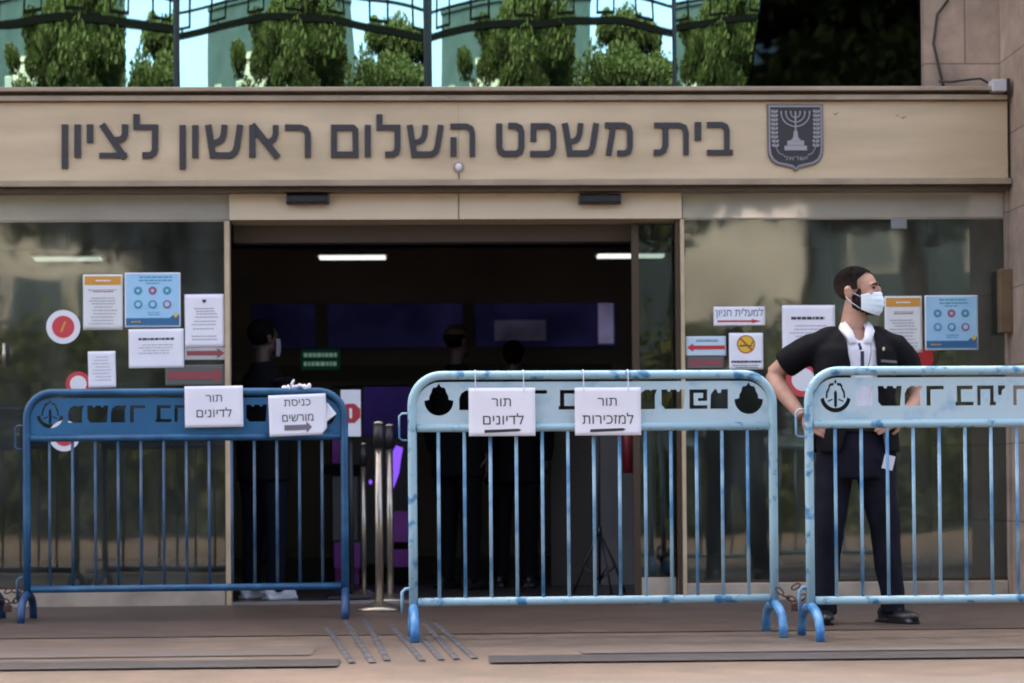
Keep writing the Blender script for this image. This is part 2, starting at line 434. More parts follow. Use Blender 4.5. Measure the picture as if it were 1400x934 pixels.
# ------------------------------------------------------------------ mesh helpers
class MB:
    def __init__(self):
        self.v, self.f = [], []

    def add(self, vs, fs):
        o = len(self.v)
        self.v += [tuple(p) for p in vs]
        self.f += [tuple(i + o for i in f) for f in fs]
        return self

    def box(self, x0, y0, z0, x1, y1, z1):
        x0, x1 = min(x0, x1), max(x0, x1)
        y0, y1 = min(y0, y1), max(y0, y1)
        z0, z1 = min(z0, z1), max(z0, z1)
        vs = [(x0, y0, z0), (x1, y0, z0), (x1, y1, z0), (x0, y1, z0), (x0, y0, z1), (x1, y0, z1), (x1, y1, z1), (x0, y1, z1)]
        return self.add(vs, [(0, 3, 2, 1), (4, 5, 6, 7), (0, 1, 5, 4), (1, 2, 6, 5), (2, 3, 7, 6), (3, 0, 4, 7)])

    def prism(self, poly, y0, y1):
        """2-D outline in x,z extruded along y (front face at y0, the smaller y)"""
        a = sum(poly[i][0] * poly[(i + 1) % len(poly)][1] - poly[(i + 1) % len(poly)][0] * poly[i][1] for i in range(len(poly)))
        if a < 0:
            poly = poly[::-1]
        n = len(poly)
        vs = [(x, y0, z) for x, z in poly] + [(x, y1, z) for x, z in poly]
        fs = [tuple(range(n)), tuple(range(2 * n - 1, n - 1, -1))]
        fs += [(i, i + n, (i + 1) % n + n, (i + 1) % n) for i in range(n)]
        return self.add(vs, fs)

    def tube(self, pts, r, n=10, closed=False, flat=1.0):
        pts = [Vector(p) for p in pts]
        k = len(pts)
        rs = r if isinstance(r, (list, tuple)) else [r] * k
        T = []
        for i in range(k):
            if closed:
                t = pts[(i + 1) % k] - pts[i - 1]
            else:
                t = pts[min(i + 1, k - 1)] - pts[max(i - 1, 0)]
            T.append(t.normalized())
        up = Vector((0, 0, 1)) if abs(T[0].z) < 0.9 else Vector((0, 1, 0))
        nrm = T[0].cross(up).normalized()
        vs = []
        for i in range(k):
            if i:
                nrm = (nrm - T[i] * nrm.dot(T[i])).normalized()
            b = T[i].cross(nrm)
            for j in range(n):
                a = 2 * PI * j / n
                vs.append(pts[i] + (nrm * math.cos(a) + b * math.sin(a) * flat) * rs[i])
        fs = []
        for i in range(k if closed else k - 1):
            for j in range(n):
                a, b2 = i * n + j, i * n + (j + 1) % n
                c, d = ((i + 1) % k) * n + (j + 1) % n, ((i + 1) % k) * n + j
                fs.append((a, b2, c, d))
        if not closed:
            fs.append(tuple(range(n - 1, -1, -1)))
            fs.append(tuple((k - 1) * n + j for j in range(n)))
        return self.add(vs, fs)

    def rings(self, secs, n=24):
        """stack of horizontal ellipses (cx, cy, z, rx, ry)"""
        vs = []
        for cx, cy, z, rx, ry in secs:
            for j in range(n):
                a = 2 * PI * j / n
                vs.append((cx + rx * math.cos(a), cy + ry * math.sin(a), z))
        fs = []
        for i in range(len(secs) - 1):
            for j in range(n):
                fs.append((i * n + j, i * n + (j + 1) % n, (i + 1) * n + (j + 1) % n, (i + 1) * n + j))
        fs.append(tuple(range(n - 1, -1, -1)))
        fs.append(tuple((len(secs) - 1) * n + j for j in range(n)))
        return self.add(vs, fs)

    def ell(self, c, r, mt=None, nu=20, nv=12):
        vs = []
        c = Vector(c)
        for i in range(1, nv):
            th = PI * i / nv
            for j in range(nu):
                a = 2 * PI * j / nu
                p = Vector((r[0] * math.sin(th) * math.cos(a), r[1] * math.sin(th) * math.sin(a), r[2] * math.cos(th)))
                if mt:
                    p = mt @ p
                vs.append(c + p)
        t, bt = Vector((0, 0, r[2])), Vector((0, 0, -r[2]))
        if mt:
            t, bt = mt @ t, mt @ bt
        vs += [c + t, c + bt]
        fs = []
        for i in range(nv - 2):
            for j in range(nu):
                fs.append((i * nu + j, (i + 1) * nu + j, (i + 1) * nu + (j + 1) % nu, i * nu + (j + 1) % nu))
        k = (nv - 1) * nu
        for j in range(nu):
            fs.append((k, j, (j + 1) % nu))
            fs.append((k + 1, (nv - 2) * nu + (j + 1) % nu, (nv - 2) * nu + j))
        return self.add(vs, fs)

    def disc(self, c, r, y0, y1, n=40, r2=None, a0=0.0, a1=2 * PI):
        """disc or ring in the x,z plane"""
        cx, cz = c
        full = abs(a1 - a0 - 2 * PI) < 1e-6
        if r2 is None and full:
            return self.prism([(cx + r * math.cos(2 * PI * j / n), cz + r * math.sin(2 * PI * j / n)) for j in range(n)], y0, y1)
        k = n if full else n + 1
        vs, fs = [], []
        for j in range(k):
            a = a0 + (a1 - a0) * j / n
            for rr in (r, r2):
                for y in (y0, y1):
                    vs.append((cx + rr * math.cos(a), y, cz + rr * math.sin(a)))
        for j in range(n):
            p, q = 4 * j, 4 * ((j + 1) % k)
            fs += [(p, p + 2, q + 2, q), (p + 1, q + 1, q + 3, p + 3), (p, q, q + 1, p + 1), (p + 2, p + 3, q + 3, q + 2)]
        return self.add(vs, fs)

    def ribbon(self, pts, wd, y0, y1, closed=False):
        """stroke of constant width drawn through 2-D points, mitred, extruded along y"""
        P = [Vector(p) for p in pts]
        n = len(P)
        A, B = [], []
        for i in range(n):
            if closed:
                d0, d1 = (P[i] - P[i - 1]).normalized(), (P[(i + 1) % n] - P[i]).normalized()
            else:
                d1 = (P[min(i + 1, n - 1)] - P[max(min(i, n - 2), 0)]).normalized() if i < n - 1 else (P[i] - P[i - 1]).normalized()
                d0 = (P[i] - P[i - 1]).normalized() if i > 0 else d1
            n0, n1 = Vector((-d0.y, d0.x)), Vector((-d1.y, d1.x))
            m = (n0 + n1)
            m = m.normalized() if m.length > 1e-6 else n0
            L = wd / 2 / max(0.35, m.dot(n0))
            A.append(P[i] + m * L)
            B.append(P[i] - m * L)
        vs, fs = [], []
        for i in range(n):
            for p in (A[i], B[i]):
                for y in (y0, y1):
                    vs.append((p.x, y, p.y))
        for i in range(n if closed else n - 1):
            p, q = 4 * i, 4 * ((i + 1) % n)
            fs += [(p, p + 2, q + 2, q), (p + 1, q + 1, q + 3, p + 3), (p, q, q + 1, p + 1), (p + 2, p + 3, q + 3, q + 2)]
        if not closed:
            e = 4 * (n - 1)
            fs += [(0, 1, 3, 2), (e, e + 2, e + 3, e + 1)]
        return self.add(vs, fs)

    def map(self, fn):
        self.v = [tuple(fn(Vector(p))) for p in self.v]
        return self

    def mesh(self, name, smooth=False):
        me = bpy.data.meshes.new(name)
        me.from_pydata(self.v, [], self.f)
        bm = bmesh.new()
        bm.from_mesh(me)
        bmesh.ops.recalc_face_normals(bm, faces=bm.faces)
        bm.to_mesh(me)
        bm.free()
        if smooth:
            me.polygons.foreach_set('use_smooth', [True] * len(me.polygons))
        me.update()
        return me

    def build(self, name, m, parent=None, smooth=False, bevel=0.0, label=None):
        me = self.mesh(name, smooth)
        if m:
            me.materials.append(m)
        return link(name, me, parent, bevel, label, smooth)


def link(name, me, parent=None, bevel=0.0, label=None, smooth=False):
    o = bpy.data.objects.new(name, me)
    COL.objects.link(o)
    if parent:
        o.parent = parent
    if label:
        o['label'] = label
    if bevel:
        b = o.modifiers.new('bevel', 'BEVEL')
        b.width = bevel
        b.segments = 2
        b.limit_method = 'ANGLE'
        b.angle_limit = R(40)
    return o


def tag(o, label, cat, group=None, kind=None):
    if label:
        o['label'] = label
    if cat:
        o['category'] = cat
    if group:
        o['group'] = group
    if kind:
        o['kind'] = kind
    return o


def thing(name, label, cat, loc=(0, 0, 0), rz=0.0, group=None):
    o = bpy.data.objects.new(name, None)
    COL.objects.link(o)
    o.empty_display_size = 0.1
    o.location = loc
    o.rotation_euler = (0, 0, rz)
    return tag(o, label, cat, group)


def structure(o):
    o['kind'] = 'structure'
    return o


def evaluated(o):
    bpy.context.view_layer.update()
    dg = bpy.context.evaluated_depsgraph_get()
    return bpy.data.meshes.new_from_object(o.evaluated_get(dg))


def text2d(body, height, cx, cz, bold=0.0, width=None, mirror_x=False):
    """flat lettering as (verts2d, faces); Hebrew is laid out right to left"""
    if any('\u0590' <= ch <= '\u05ff' for ch in body):
        body = body[::-1]
    c = bpy.data.curves.new('text', 'FONT')
    c.body = body
    c.size = 1
    c.offset = bold
    c.resolution_u = 4
    c.fill_mode = 'NONE'
    o = bpy.data.objects.new('text', c)
    COL.objects.link(o)
    me = evaluated(o)
    nb = {}
    for e in me.edges:
        a, b = e.vertices
        nb.setdefault(a, []).append(b)
        nb.setdefault(b, []).append(a)
    loops, seen = [], set()
    for v0 in nb:
        if v0 in seen:
            continue
        lp_, cur = [], v0
        while cur is not None and cur not in seen:
            seen.add(cur)
            lp_.append(me.vertices[cur].co.copy())
            cur = next((q for q in nb[cur] if q not in seen), None)
        lp_ = [p for i, p in enumerate(lp_) if (p - lp_[i - 1]).length > 1e-5]
        if len(lp_) > 2:
            loops.append(lp_)
    # group holes with the outline that encloses them
    def inside(p, lp_):
        r_ = False
        for i in range(len(lp_)):
            a, b = lp_[i - 1], lp_[i]
            if (a.y > p.y) != (b.y > p.y) and p.x < (b.x - a.x) * (p.y - a.y) / (b.y - a.y) + a.x:
                r_ = not r_
        return r_
    depth = [sum(inside(l[0], o2) for o2 in loops if o2 is not l) for l in loops]
    vs, fs = [], []
    for l, dp in zip(loops, depth):
        if dp % 2:
            continue
        grp = [l] + [h for h, d2 in zip(loops, depth) if d2 == dp + 1 and inside(h[0], l)]
        k0 = len(vs)
        for g_ in grp:
            vs += [(p.x, p.y) for p in g_]
        fs += [tuple(k0 + i for i in tri) for tri in tessellate_polygon(grp)]
    bpy.data.objects.remove(o)
    x0, x1 = min(p[0] for p in vs), max(p[0] for p in vs)
    y0, y1 = min(p[1] for p in vs), max(p[1] for p in vs)
    s = height / (y1 - y0)
    sx = width / (x1 - x0) if width else s
    return [(cx + (p[0] - (x0 + x1) / 2) * sx, cz + (p[1] - (y0 + y1) / 2) * s) for p in vs], fs


def remeshed(mb, voxel, smooth, name, m, parent, wrinkle=0.0, wscale=9.0, cut=None, solid=0.0):
    """one continuous surface grown round the shapes in mb"""
    o = bpy.data.objects.new('tmp', mb.mesh('tmp'))
    COL.objects.link(o)
    r = o.modifiers.new('r', 'REMESH')
    r.mode = 'VOXEL'
    r.voxel_size = voxel
    sm = o.modifiers.new('s', 'SMOOTH')
    sm.factor = 0.5
    sm.iterations = smooth
    me = evaluated(o)
    bpy.data.objects.remove(o)
    if wrinkle:
        nr = [v.normal.copy() for v in me.vertices]
        for v, nn in zip(me.vertices, nr):
            p = v.co
            d = noise.fractal(Vector((p.x * wscale, p.y * wscale, p.z * wscale * 0.6)), 1.0, 2.0, 3)
            v.co = p + nn * d * wrinkle
    if cut:
        bm = bmesh.new()
        bm.from_mesh(me)
        bmesh.ops.delete(bm, geom=[f for f in bm.faces if cut(f.calc_center_median())], context='FACES')
        isl = [v for v in bm.verts if not v.link_faces]
        bmesh.ops.delete(bm, geom=isl, context='VERTS')
        for it in range(8):                                    # even out the cut edge
            new = {}
            for v in bm.verts:
                nbv = [e.other_vert(v) for e in v.link_edges if e.is_boundary]
                if len(nbv) == 2:
                    new[v] = v.co * 0.4 + (nbv[0].co + nbv[1].co) * 0.3
            for v, c_ in new.items():
                v.co = c_
        bm.to_mesh(me)
        bm.free()
    me.polygons.foreach_set('use_smooth', [True] * len(me.polygons))
    me.materials.append(m)
    me.name = name
    o = link(name, me, parent)
    if solid:
        s = o.modifiers.new('solid', 'SOLIDIFY')
        s.thickness = solid
        s.offset = -1
    return o


# ------------------------------------------------------------------ ground
g = MB()
g.add([(-90, -110, 0), (90, -110, 0), (90, 60, 0), (-90, 60, 0)], [(0, 1, 2, 3)])
structure(g.build('ground', M['ground']))


def sheet(name, x0, y0, x1, y1, z, m):
    o = MB().add([(x0, y0, z), (x1, y0, z), (x1, y1, z), (x0, y1, z)], [(0, 1, 2, 3)]).build(name, m)
    return structure(o)


sheet('shaded_apron', -9, -2.46, 9, 0.2, 0.004, M['apron'])  # darker sheet stands in for the shaded floor by the facade
sheet('paving_band', -9, -3.55, -0.95, -3.22, 0.004, M['lilac'])
sheet('paving_band', 0.15, -3.62, 9, -3.42, 0.004, M['lilac'])
sheet('paving_band', -9, -5.3, 9, -4.75, 0.004, M['lilac'])
xl = onfloor(466, 905)[0]
xr = onfloor(668, 902)[0]
sheet('stone_strip', -9, -4.12, xl, -3.80, 0.008, M['basalt'])
sheet('stone_strip', xr, -4.04, 9, -3.72, 0.008, M['basalt'])
sheet('hall_floor', -7, 0.2, 6, 9.2, 0.004, M['infloor'])

# tactile guide bars let into the paving
guide = [((448, 860), (482, 908)), ((474, 852), (510, 908)), ((500, 848), (530, 905)),
         ((536, 856), (578, 905)), ((560, 852), (604, 904)), ((578, 850), (625, 903)), ((596, 853), (650, 902))]
gl_words = ['outermost dark steel guide bar on the left, nearest the dark paving strip', 'second dark steel guide bar from the left in the paving',
            'third dark steel guide bar, left of the gap below the light barrier', 'fourth guide bar, by the left foot of the middle barrier',
            'fifth dark guide bar, running out from under the middle barrier', 'sixth dark guide bar, second from the right in the paving',
            'outermost dark steel guide bar on the right, in the pale paving']
for (a, b), lb in zip(guide, gl_words):
    ax, ay = onfloor(*a)
    bx, by = onfloor(*b)
    d = Vector((bx - ax, by - ay)).normalized()
    nn = Vector((-d.y, d.x)) * 0.014
    m_ = MB()
    k = 10
    # short raised bars end to end
    for i in range(k):
        p = Vector((ax, ay)).lerp(Vector((bx, by)), i / k)
        q = Vector((ax, ay)).lerp(Vector((bx, by)), (i + 0.93) / k)
        vs = [(*(p - nn), 0.004), (*(p + nn), 0.004), (*(q + nn), 0.004), (*(q - nn), 0.004)]
        n2 = nn * 0.6
        vs += [(*(p - n2), 0.0065), (*(p + n2), 0.0065), (*(q + n2), 0.0065), (*(q - n2), 0.0065)]
        m_.add(vs, [(4, 5, 6, 7), (0, 1, 5, 4), (1, 2, 6, 5), (2, 3, 7, 6), (3, 0, 4, 7)])
    tag(m_.build('guide_bar', M['steelblue']), lb, 'tactile strip', 'tactile guide bars in the paving')

# ------------------------------------------------------------------ courthouse front
house = thing('courthouse', 'courthouse entrance front with glass side panels, open doorway and teal mirror glazing above', 'building')
SG = -0.13                                   # plane of the sign fascia's face
z_sb = at(700, 254, SG)[1]
z_st = at(700, 139, SG)[1]
z_ft = at(700, 121, SG)[1]
x_se = at(1378, 190, SG)[0]
z_hb = at(620, 301, 0)[1]                    # underside of the door header
x_d0 = at(315.5, 560, 0)[0]
x_d1 = at(934, 560, 0)[0]
z_sl = at(1000, 796, 0)[1]
x_rw = at(1384, 500, -0.1)[0]
XL = -6.2

# header box of the automatic door, running on behind the side glazing
MB().box(x_d0, -0.03, z_hb, x_d1, 0.22, z_sb + 0.02).build('door_header', M['header'], house, bevel=0.004)
seamx = at(627, 290, 0)[0]
MB().box(seamx - 0.002, -0.0335, z_hb, seamx + 0.002, -0.031, z_sb).build('header_joint', M['bronze'], house)
MB().box(XL, -0.006, z_hb + 0.006, x_d0 - 0.003, 0.2, z_sb + 0.02).build('side_header', M['coated'], house)
MB().box(x_d1 + 0.006, -0.006, z_hb + 0.006, x_rw - 0.016, 0.2, z_sb + 0.02).build('side_header', M['coated'], house)
MB().box(x_d0, 0.23, z_hb - 0.10, x_d1, 0.36, z_hb + 0.06).build('header_lip', M['inbeam'], house)

# side glazing
for x0, x1 in ((XL, x_d0 - 0.035), (x_d1 + 0.012, x_rw - 0.016)):
    pan = MB().box(x0, 0.0, z_sl, x1, 0.010, z_hb + 0.002).build('side_window', M['sidegl'], house)
    MB().box(x0, 0.0, z_hb - 0.004, x1, 0.012, z_hb + 0.004).map(lambda p: Vector((p.x, p.y - 0.004, p.z))).build('glazing_bar', M['gold_trim'], pan)
    MB().box(x0, -0.03, 0.0, x1, 0.09, z_sl - 0.004).build('sill', M['sill'], pan, bevel=0.006)
    MB().box(x0, -0.008, z_sl - 0.002, x1, 0.018, z_sl + 0.014).build('bottom_rail', M['bronze'], pan)
xe = at(8, 487, 0)[0]
MB().tube([(xe, -0.05, at(8, 502, 0)[1]), (xe, -0.05, at(8, 470, 0)[1])], 0.011).build('door_pull', M['steel'], house, True)

# door posts and the slid-back leaf
MB().box(x_d0 - 0.030, -0.022, 0.0, x_d0, 0.05, z_hb - 0.001).build('door_post', M['gold'], house, bevel=0.002)
MB().box(x_d1 - 0.010, -0.022, 0.0, x_d1 + 0.012, 0.05, z_hb - 0.001).build('door_post', M['gold'], house, bevel=0.002)
MB().box(x_d1 - 0.036, 0.0, 0.0, x_d1 - 0.012, 0.06, z_hb - 0.001).build('door_post', M['bronze'], house)
xq = at(868, 560, 0.1)[0]
leaf = MB().box(xq + 0.03, 0.112, 0.10, x_d1 - 0.04, 0.12, z_hb - 0.02).build('sliding_door', M['leafgl'], house)
MB().box(xq - 0.012, 0.10, 0.02, xq + 0.03, 0.135, z_hb - 0.02).build('stile', M['bronze'], leaf)
MB().box(xq + 0.032, 0.10, 0.02, x_d1 - 0.04, 0.135, 0.135).build('kick_rail', M['sill'], leaf)
MB().box(x_d0 + 0.001, -0.02, 0.004, x_d1 - 0.04, 0.09, 0.018).build('threshold', M['inpanel'], house)
for u in (421, 820):
    sx, sz = at(u, 273, -0.05)
    s_ = MB().box(sx - 0.125, -0.085, sz - 0.03, sx + 0.125, -0.031, sz + 0.03).build('motion_sensor', M['sensor'], house, bevel=0.008)
    MB().box(sx - 0.112, -0.088, sz - 0.014, sx + 0.112, -0.0855, sz + 0.016).build('sensor_window', M['black'], s_)
for u in (430, 737):
    sx, sz = at(u, 320, 0.36)
    MB().box(sx - 0.13, 0.365, sz - 0.045, sx + 0.13, 0.43, sz + 0.05).build('inner_sensor', M['black'], house, bevel=0.006)

# upper mirror glazing: four bulged panes between thin black mullions
YU = 0.30
edges = [at(u, 70, YU)[0] for u in (-98, 242, 583, 920)]
zu0, zu1 = at(700, 128, YU)[1], 5.6
x_bk = at(1036, 60, YU)[0]
sagw = 1.45
turn = [R(2.4), R(0.3), R(-2.6), R(-2.0)]
tops = edges + [edges[3] + sagw]
for i in range(4):
    xa, xb = tops[i] + 0.008, tops[i + 1] - 0.008
    nx, nz = 64, 70
    vs, fs = [], []
    sag = 0.078
    ww = xb - xa
    xlim = xb if i < 3 else x_bk + 0.1
    for a in range(nx + 1):
        for b in range(nz + 1):
            x = xa + (xlim - xa) * a / nx
            t = (x - xa) / ww
            z = zu0 + (zu1 - zu0) * b / nz
            y = -sag * (1 - (2 * t - 1) ** 2)
            y += (z - 3.3) ** 2 / 19.0
            y += (t - 0.5) * ww * math.tan(turn[i])
            y += 0.0004 * noise.noise(Vector((x * 4.5 + i * 9.1, z * 2.2, i * 3.7))) + 0.0030 * noise.noise(Vector((x * 1.8, z * 1.3, i * 7.7)))
            vs.append((x, YU + y, z))
    for a in range(nx):
        for b in range(nz):
            p = a * (nz + 1) + b
            fs.append((p, p + nz + 1, p + nz + 2, p + 1))
    me = bpy.data.meshes.new('mirror_pane')
    me.from_pydata(vs, [], fs)
    me.polygons.foreach_set('use_smooth', [True] * len(fs))
    me.materials.append(M['upgl'])
    link('mirror_pane', me, house)
for x in edges[1:]:
    MB().box(x - 0.007, YU - 0.02, zu0, x + 0.007, YU + 0.06, zu1).build('mullion', M['black'], house)
MB().box(XL, YU + 0.08, zu0 - 0.1, x_bk + 0.3, YU + 0.14, 6.4).build('backing_wall', M['black'], house)
# black slab added for the dark reflection in the last pane, edge leaning
x_b2 = at(1258, 60, YU - 0.1)[0]
lo_, hi_ = at(1026, 124, YU - 0.12)[0], at(1042, 0, YU - 0.12)[0]
sl = (hi_ - lo_)
MB().prism([(lo_, zu0), (x_b2, zu0), (x_b2, 5.6), (lo_ + sl * 4.5, 5.6)], YU - 0.12, YU + 0.07).build('black_slab', M['darkgl'], house)
# stone wall and pier on the right
MB().box(x_b2 + 0.001, 0.10, zu0 - 0.25, 4.2, 0.6, 5.6).build('stone_wall', M['stone'], house)
MB().box(x_rw, -0.85, 0.0, 5.0, 0.09, 5.6).build('stone_pier', M['stone'], house, bevel=0.01)
MB().box(x_rw - 0.014, -0.06, 0.0, x_rw - 0.001, 0.28, z_sb + 0.05).build('pier_return', M['stone'], house)
bx0, bz0 = at(1366, 455, -0.1)
bx1, bz1 = at(1383, 368, -0.1)
MB().box(x_rw - 0.075, -0.13, bz0, x_rw - 0.002, -0.062, bz1).build('push_plate', M['brass'], house, bevel=0.004)
MB().box(XL, -0.1, 5.6, 5.0, 0.9, 6.4).build('roof_parapet', M['stone'], house)
# unseen mass added to block the sun, outer walls, then the hall walls
MB().box(-22, 9.25, 0.0, 20, 20, 17).build('shade_mass', M['stone'], house)  # out of view, sized to keep sun off the forecourt
MB().box(-22, 0.3, 0.0, XL - 0.21, 9.2, 9.0).build('stone_wall', M['stone'], house)
MB().box(5.01, 0.3, 0.0, 20, 9.2, 9.0).build('stone_wall', M['stone'], house)
MB().box(XL - 0.2, 0.95, 5.6, 5.0, 9.2, 5.8).build('roof', M['stone'], house)
MB().box(XL, 9.0, 0.004, 5.0, 9.2, 3.2).build('back_wall', M['inwall'], house)
MB().box(XL - 0.2, 0.1, 0.0, XL, 9.2, 5.6).build('side_wall', M['inwall'], house)
MB().box(4.8, 0.7, 0.0, 5.0, 9.2, 5.6).build('side_wall', M['inwall'], house)
MB().box(XL, 0.5, 2.95, 4.8, 9.0, 3.1).build('ceiling', M['inceil'], house)
MB().box(XL, 2.6, 2.62, 4.8, 2.9, 2.95).build('ceiling_beam', M['inwall'], house)
# partition with the band of blue lit windows
YB = 7.4
wx0, wz0 = at(345, 476, YB)
wx1, wz1 = at(842, 414, YB)
MB().box(XL, YB + 0.05, 0.0, 4.8, YB + 0.15, 2.9).build('partition_wall', M['inwall'], house)
band = MB().box(wx0, YB - 0.01, wz0, wx1, YB + 0.04, wz1).build('lit_window', M['bluewin'], house)
for u in (440, 641):
    mx = at(u, 440, YB)[0]
    MB().box(mx - 0.06, YB - 0.04, wz0, mx + 0.06, YB - 0.011, wz1).build('window_post', M['inbeam'], band)
px0, pz0 = at(818, 470, YB)
px1, pz1 = at(838, 415, YB)
MB().box(px0, YB - 0.04, pz0, px1, YB - 0.012, pz1).build('pale_pane', M['mauve'], band)
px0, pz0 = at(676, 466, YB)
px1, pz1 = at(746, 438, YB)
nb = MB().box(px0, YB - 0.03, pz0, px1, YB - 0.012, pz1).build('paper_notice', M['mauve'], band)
nb.data.materials[0] = emit('mauve_lit_paper', (0.16, 0.15, 0.28), 0.012)  # mauve light on the white paper painted as a faint glow
rz_ = at(470, 508, 5.0)[1]
MB().box(XL, 5.0, rz_ - 0.07, 1.0, 5.1, rz_ + 0.05).build('wall_rail', M['inbeam'], house)
# light brown panel inside the right of the doorway
ix0, ix1 = at(752, 600, 1.9)[0], at(866, 600, 1.9)[0]
MB().box(ix0, 1.9, 0.004, ix0 + 0.30, 2.0, at(752, 540, 1.9)[1]).build('hall_panel', mat('brown_panel', (0.05, 0.035, 0.028), 0.6), house)
MB().box(ix0 + 0.302, 1.9, 0.004, ix1 + 0.15, 2.0, at(752, 545, 1.9)[1]).build('hall_panel', M['inpanel'], house)
# brown board and stone return behind the right glass
qx0, qz0 = at(1275, 800, 0.35)
qx1 = at(1372, 500, 0.35)[0]
MB().box(qx0 + 0.05, 0.36, 0.0, qx1 + 0.1, 0.55, 2.75).build('inner_pier', M['stone'], house)
MB().box(at(1140, 500, 0.6)[0], 0.62, 0.0, qx0 + 0.04, 0.70, 2.8).build('inner_board', M['inwall'], house)

# ------------------------------------------------------------------ entrance sign
sign = thing('entrance_sign', 'long champagne metal fascia with dark Hebrew lettering and a shield crest over the doorway', 'sign', (0, SG, z_sb))
off = Vector((0, SG, z_sb))


def onsign(mb):
    return mb.map(lambda p: p - off)


onsign(MB().box(XL, SG, z_sb + 0.035, x_se, 0.22, z_st)).build('board', M['gold'], sign, bevel=0.004)
onsign(MB().box(XL, SG - 0.03, z_sb - 0.002, x_se + 0.012, 0.22, z_sb + 0.033)).build('bottom_trim', M['gold_trim'], sign, bevel=0.003)
onsign(MB().box(XL, SG + 0.01, z_sb - 0.03, x_se, 0.20, z_sb - 0.004)).build('shadow_gap', M['bronze'], sign)
zt1 = z_st + (z_ft - z_st) * 0.42
onsign(MB().box(XL, SG - 0.035, z_st + 0.002, x_se - 0.01, 0.24, zt1)).build('ledge', M['gold_trim'], sign, bevel=0.003)
onsign(MB().box(XL, SG + 0.0, zt1 + 0.001, x_se - 0.01, 0.24, zt1 + 0.018)).build('ledge_groove', M['bronze'], sign)
onsign(MB().box(XL, SG - 0.06, zt1 + 0.019, x_se - 0.01, 0.30, z_ft)).build('ledge', M['gold_trim'], sign, bevel=0.004)
sx = at(627, 200, SG)[0]
onsign(MB().box(sx - 0.0015, SG - 0.0015, z_sb + 0.04, sx + 0.0015, SG + 0.002, z_st - 0.002)).build('joint', M['gold_trim'], sign)

scm = mat('scuff', (0.22, 0.165, 0.10), 0.6)
for u, v, w_, h_ in ((1142, 155, 0.022, 0.006), (1234, 160, 0.03, 0.005), (1226, 157, 0.012, 0.004)):
    qx, qz = at(u, v, SG)
    onsign(MB().prism([(qx - w_, qz + h_), (qx - w_ * 0.2, qz - h_ * 0.6), (qx + w_, qz + h_ * 1.2), (qx + w_ * 0.1, qz - h_ * 2.2)], SG - 0.001, SG + 0.001)).build('scuff', scm, sign)

# lettering, stroke by stroke: each letter is a list of (points, stroke width) in pixels of the photograph
A1 = lambda x, y: (60 + x / 5, 140 + y / 5)
A2 = lambda x, y: (320 + x / 3.889, 140 + y / 3.889)
A3 = lambda x, y: (660 + x / 3.889, 140 + y / 3.889)
LET = []


def st(fn, k, *strokes):
    for wd, *pts in strokes:
        LET.append(([fn(*p) for p in pts], wd / k))


st(A1, 5, (43, (142, 150), (142, 452)), (43, (229, 150), (229, 378)), (43, (314, 150), (314, 275)))
st(A1, 5, (46, (396, 150), (553, 381)), (42, (553, 150), (553, 215), (545, 238), (526, 253), (482, 259)), (37, (378, 362), (566, 362)))
st(A1, 5, (43, (632, 80), (632, 185)), (36, (612, 168), (780, 168)), (42, (759, 151), (759, 320), (750, 345), (730, 360), (672, 361)))
st(A1, 5, (43, (948, 155), (948, 457)), (43, (1034, 155), (1034, 380)))
st(A1, 5, (44, (1122, 153), (1157, 381)), (42, (1341, 153), (1318, 305), (1305, 340), (1275, 361), (1138, 361)), (40, (1234, 153), (1229, 215), (1218, 248), (1195, 268), (1150, 282)))
st(A2, 3.889, (33, (97, 120), (97, 292)), (37, (94, 118), (232, 293)), (30, (221, 120), (220, 170), (211, 195), (193, 207), (176, 209)))
st(A2, 3.889, (32, (270, 133), (355, 134), (380, 143), (392, 168), (392, 292)))
LET.append(([A2(*p) for p in ((531, 134), (632, 134), (645, 147), (647, 277), (531, 277))], -32 / 3.889))
st(A2, 3.889, (33, (711, 120), (711, 290)))
st(A2, 3.889, (33, (773, 63), (773, 148)), (30, (757, 133), (885, 133)), (32, (869, 119), (869, 245), (862, 266), (845, 276), (803, 277)))
st(A2, 3.889, (33, (934, 120), (960, 291)), (32, (1100, 120), (1082, 235), (1072, 262), (1050, 276), (943, 276)), (30, (1018, 120), (1013, 170), (1003, 195), (986, 208), (955, 216)))
st(A2, 3.889, (30, (1150, 127), (1235, 127), (1258, 138), (1267, 165), (1267, 288)), (33, (1167, 185), (1167, 288)))
st(A3, 3.889, (33, (88, 112), (88, 238), (96, 262), (115, 273), (180, 273), (199, 261), (206, 238), (206, 160), (198, 135), (178, 125), (135, 124)))
st(A3, 3.889, (31, (270, 207), (270, 126), (350, 126), (370, 137), (376, 158), (376, 240), (368, 264), (348, 273), (252, 273)))
st(A3, 3.889, (33, (437, 110), (466, 284)), (32, (604, 110), (586, 230), (576, 258), (552, 270), (448, 270)), (30, (521, 110), (515, 168), (505, 192), (488, 204), (460, 211)))
st(A3, 3.889, (31, (696, 122), (669, 281)), (31, (650, 121), (752, 122), (775, 133), (783, 158), (783, 238), (776, 261), (757, 270), (716, 270)))
st(A3, 3.889, (29, (912, 121), (1045, 121), (1072, 132), (1082, 160), (1082, 280)), (32, (972, 122), (972, 228), (963, 255), (942, 266), (910, 266)))
st(A3, 3.889, (35, (1145, 104), (1145, 202)))
st(A3, 3.889, (29, (1193, 118), (1272, 118), (1292, 128), (1299, 150), (1299, 268)), (28, (1193, 266), (1330, 266)))
lm = MB()
for i, (pts, wd) in enumerate(LET):
    P2 = [at(u, v, SG - 0.014) for u, v in pts]
    e = (i % 5) * 0.0006
    lm.ribbon(P2, abs(wd) / 240.0, SG - 0.014 - e, SG + 0.001, closed=wd < 0)
onsign(lm).build('lettering', M['letter'], sign)

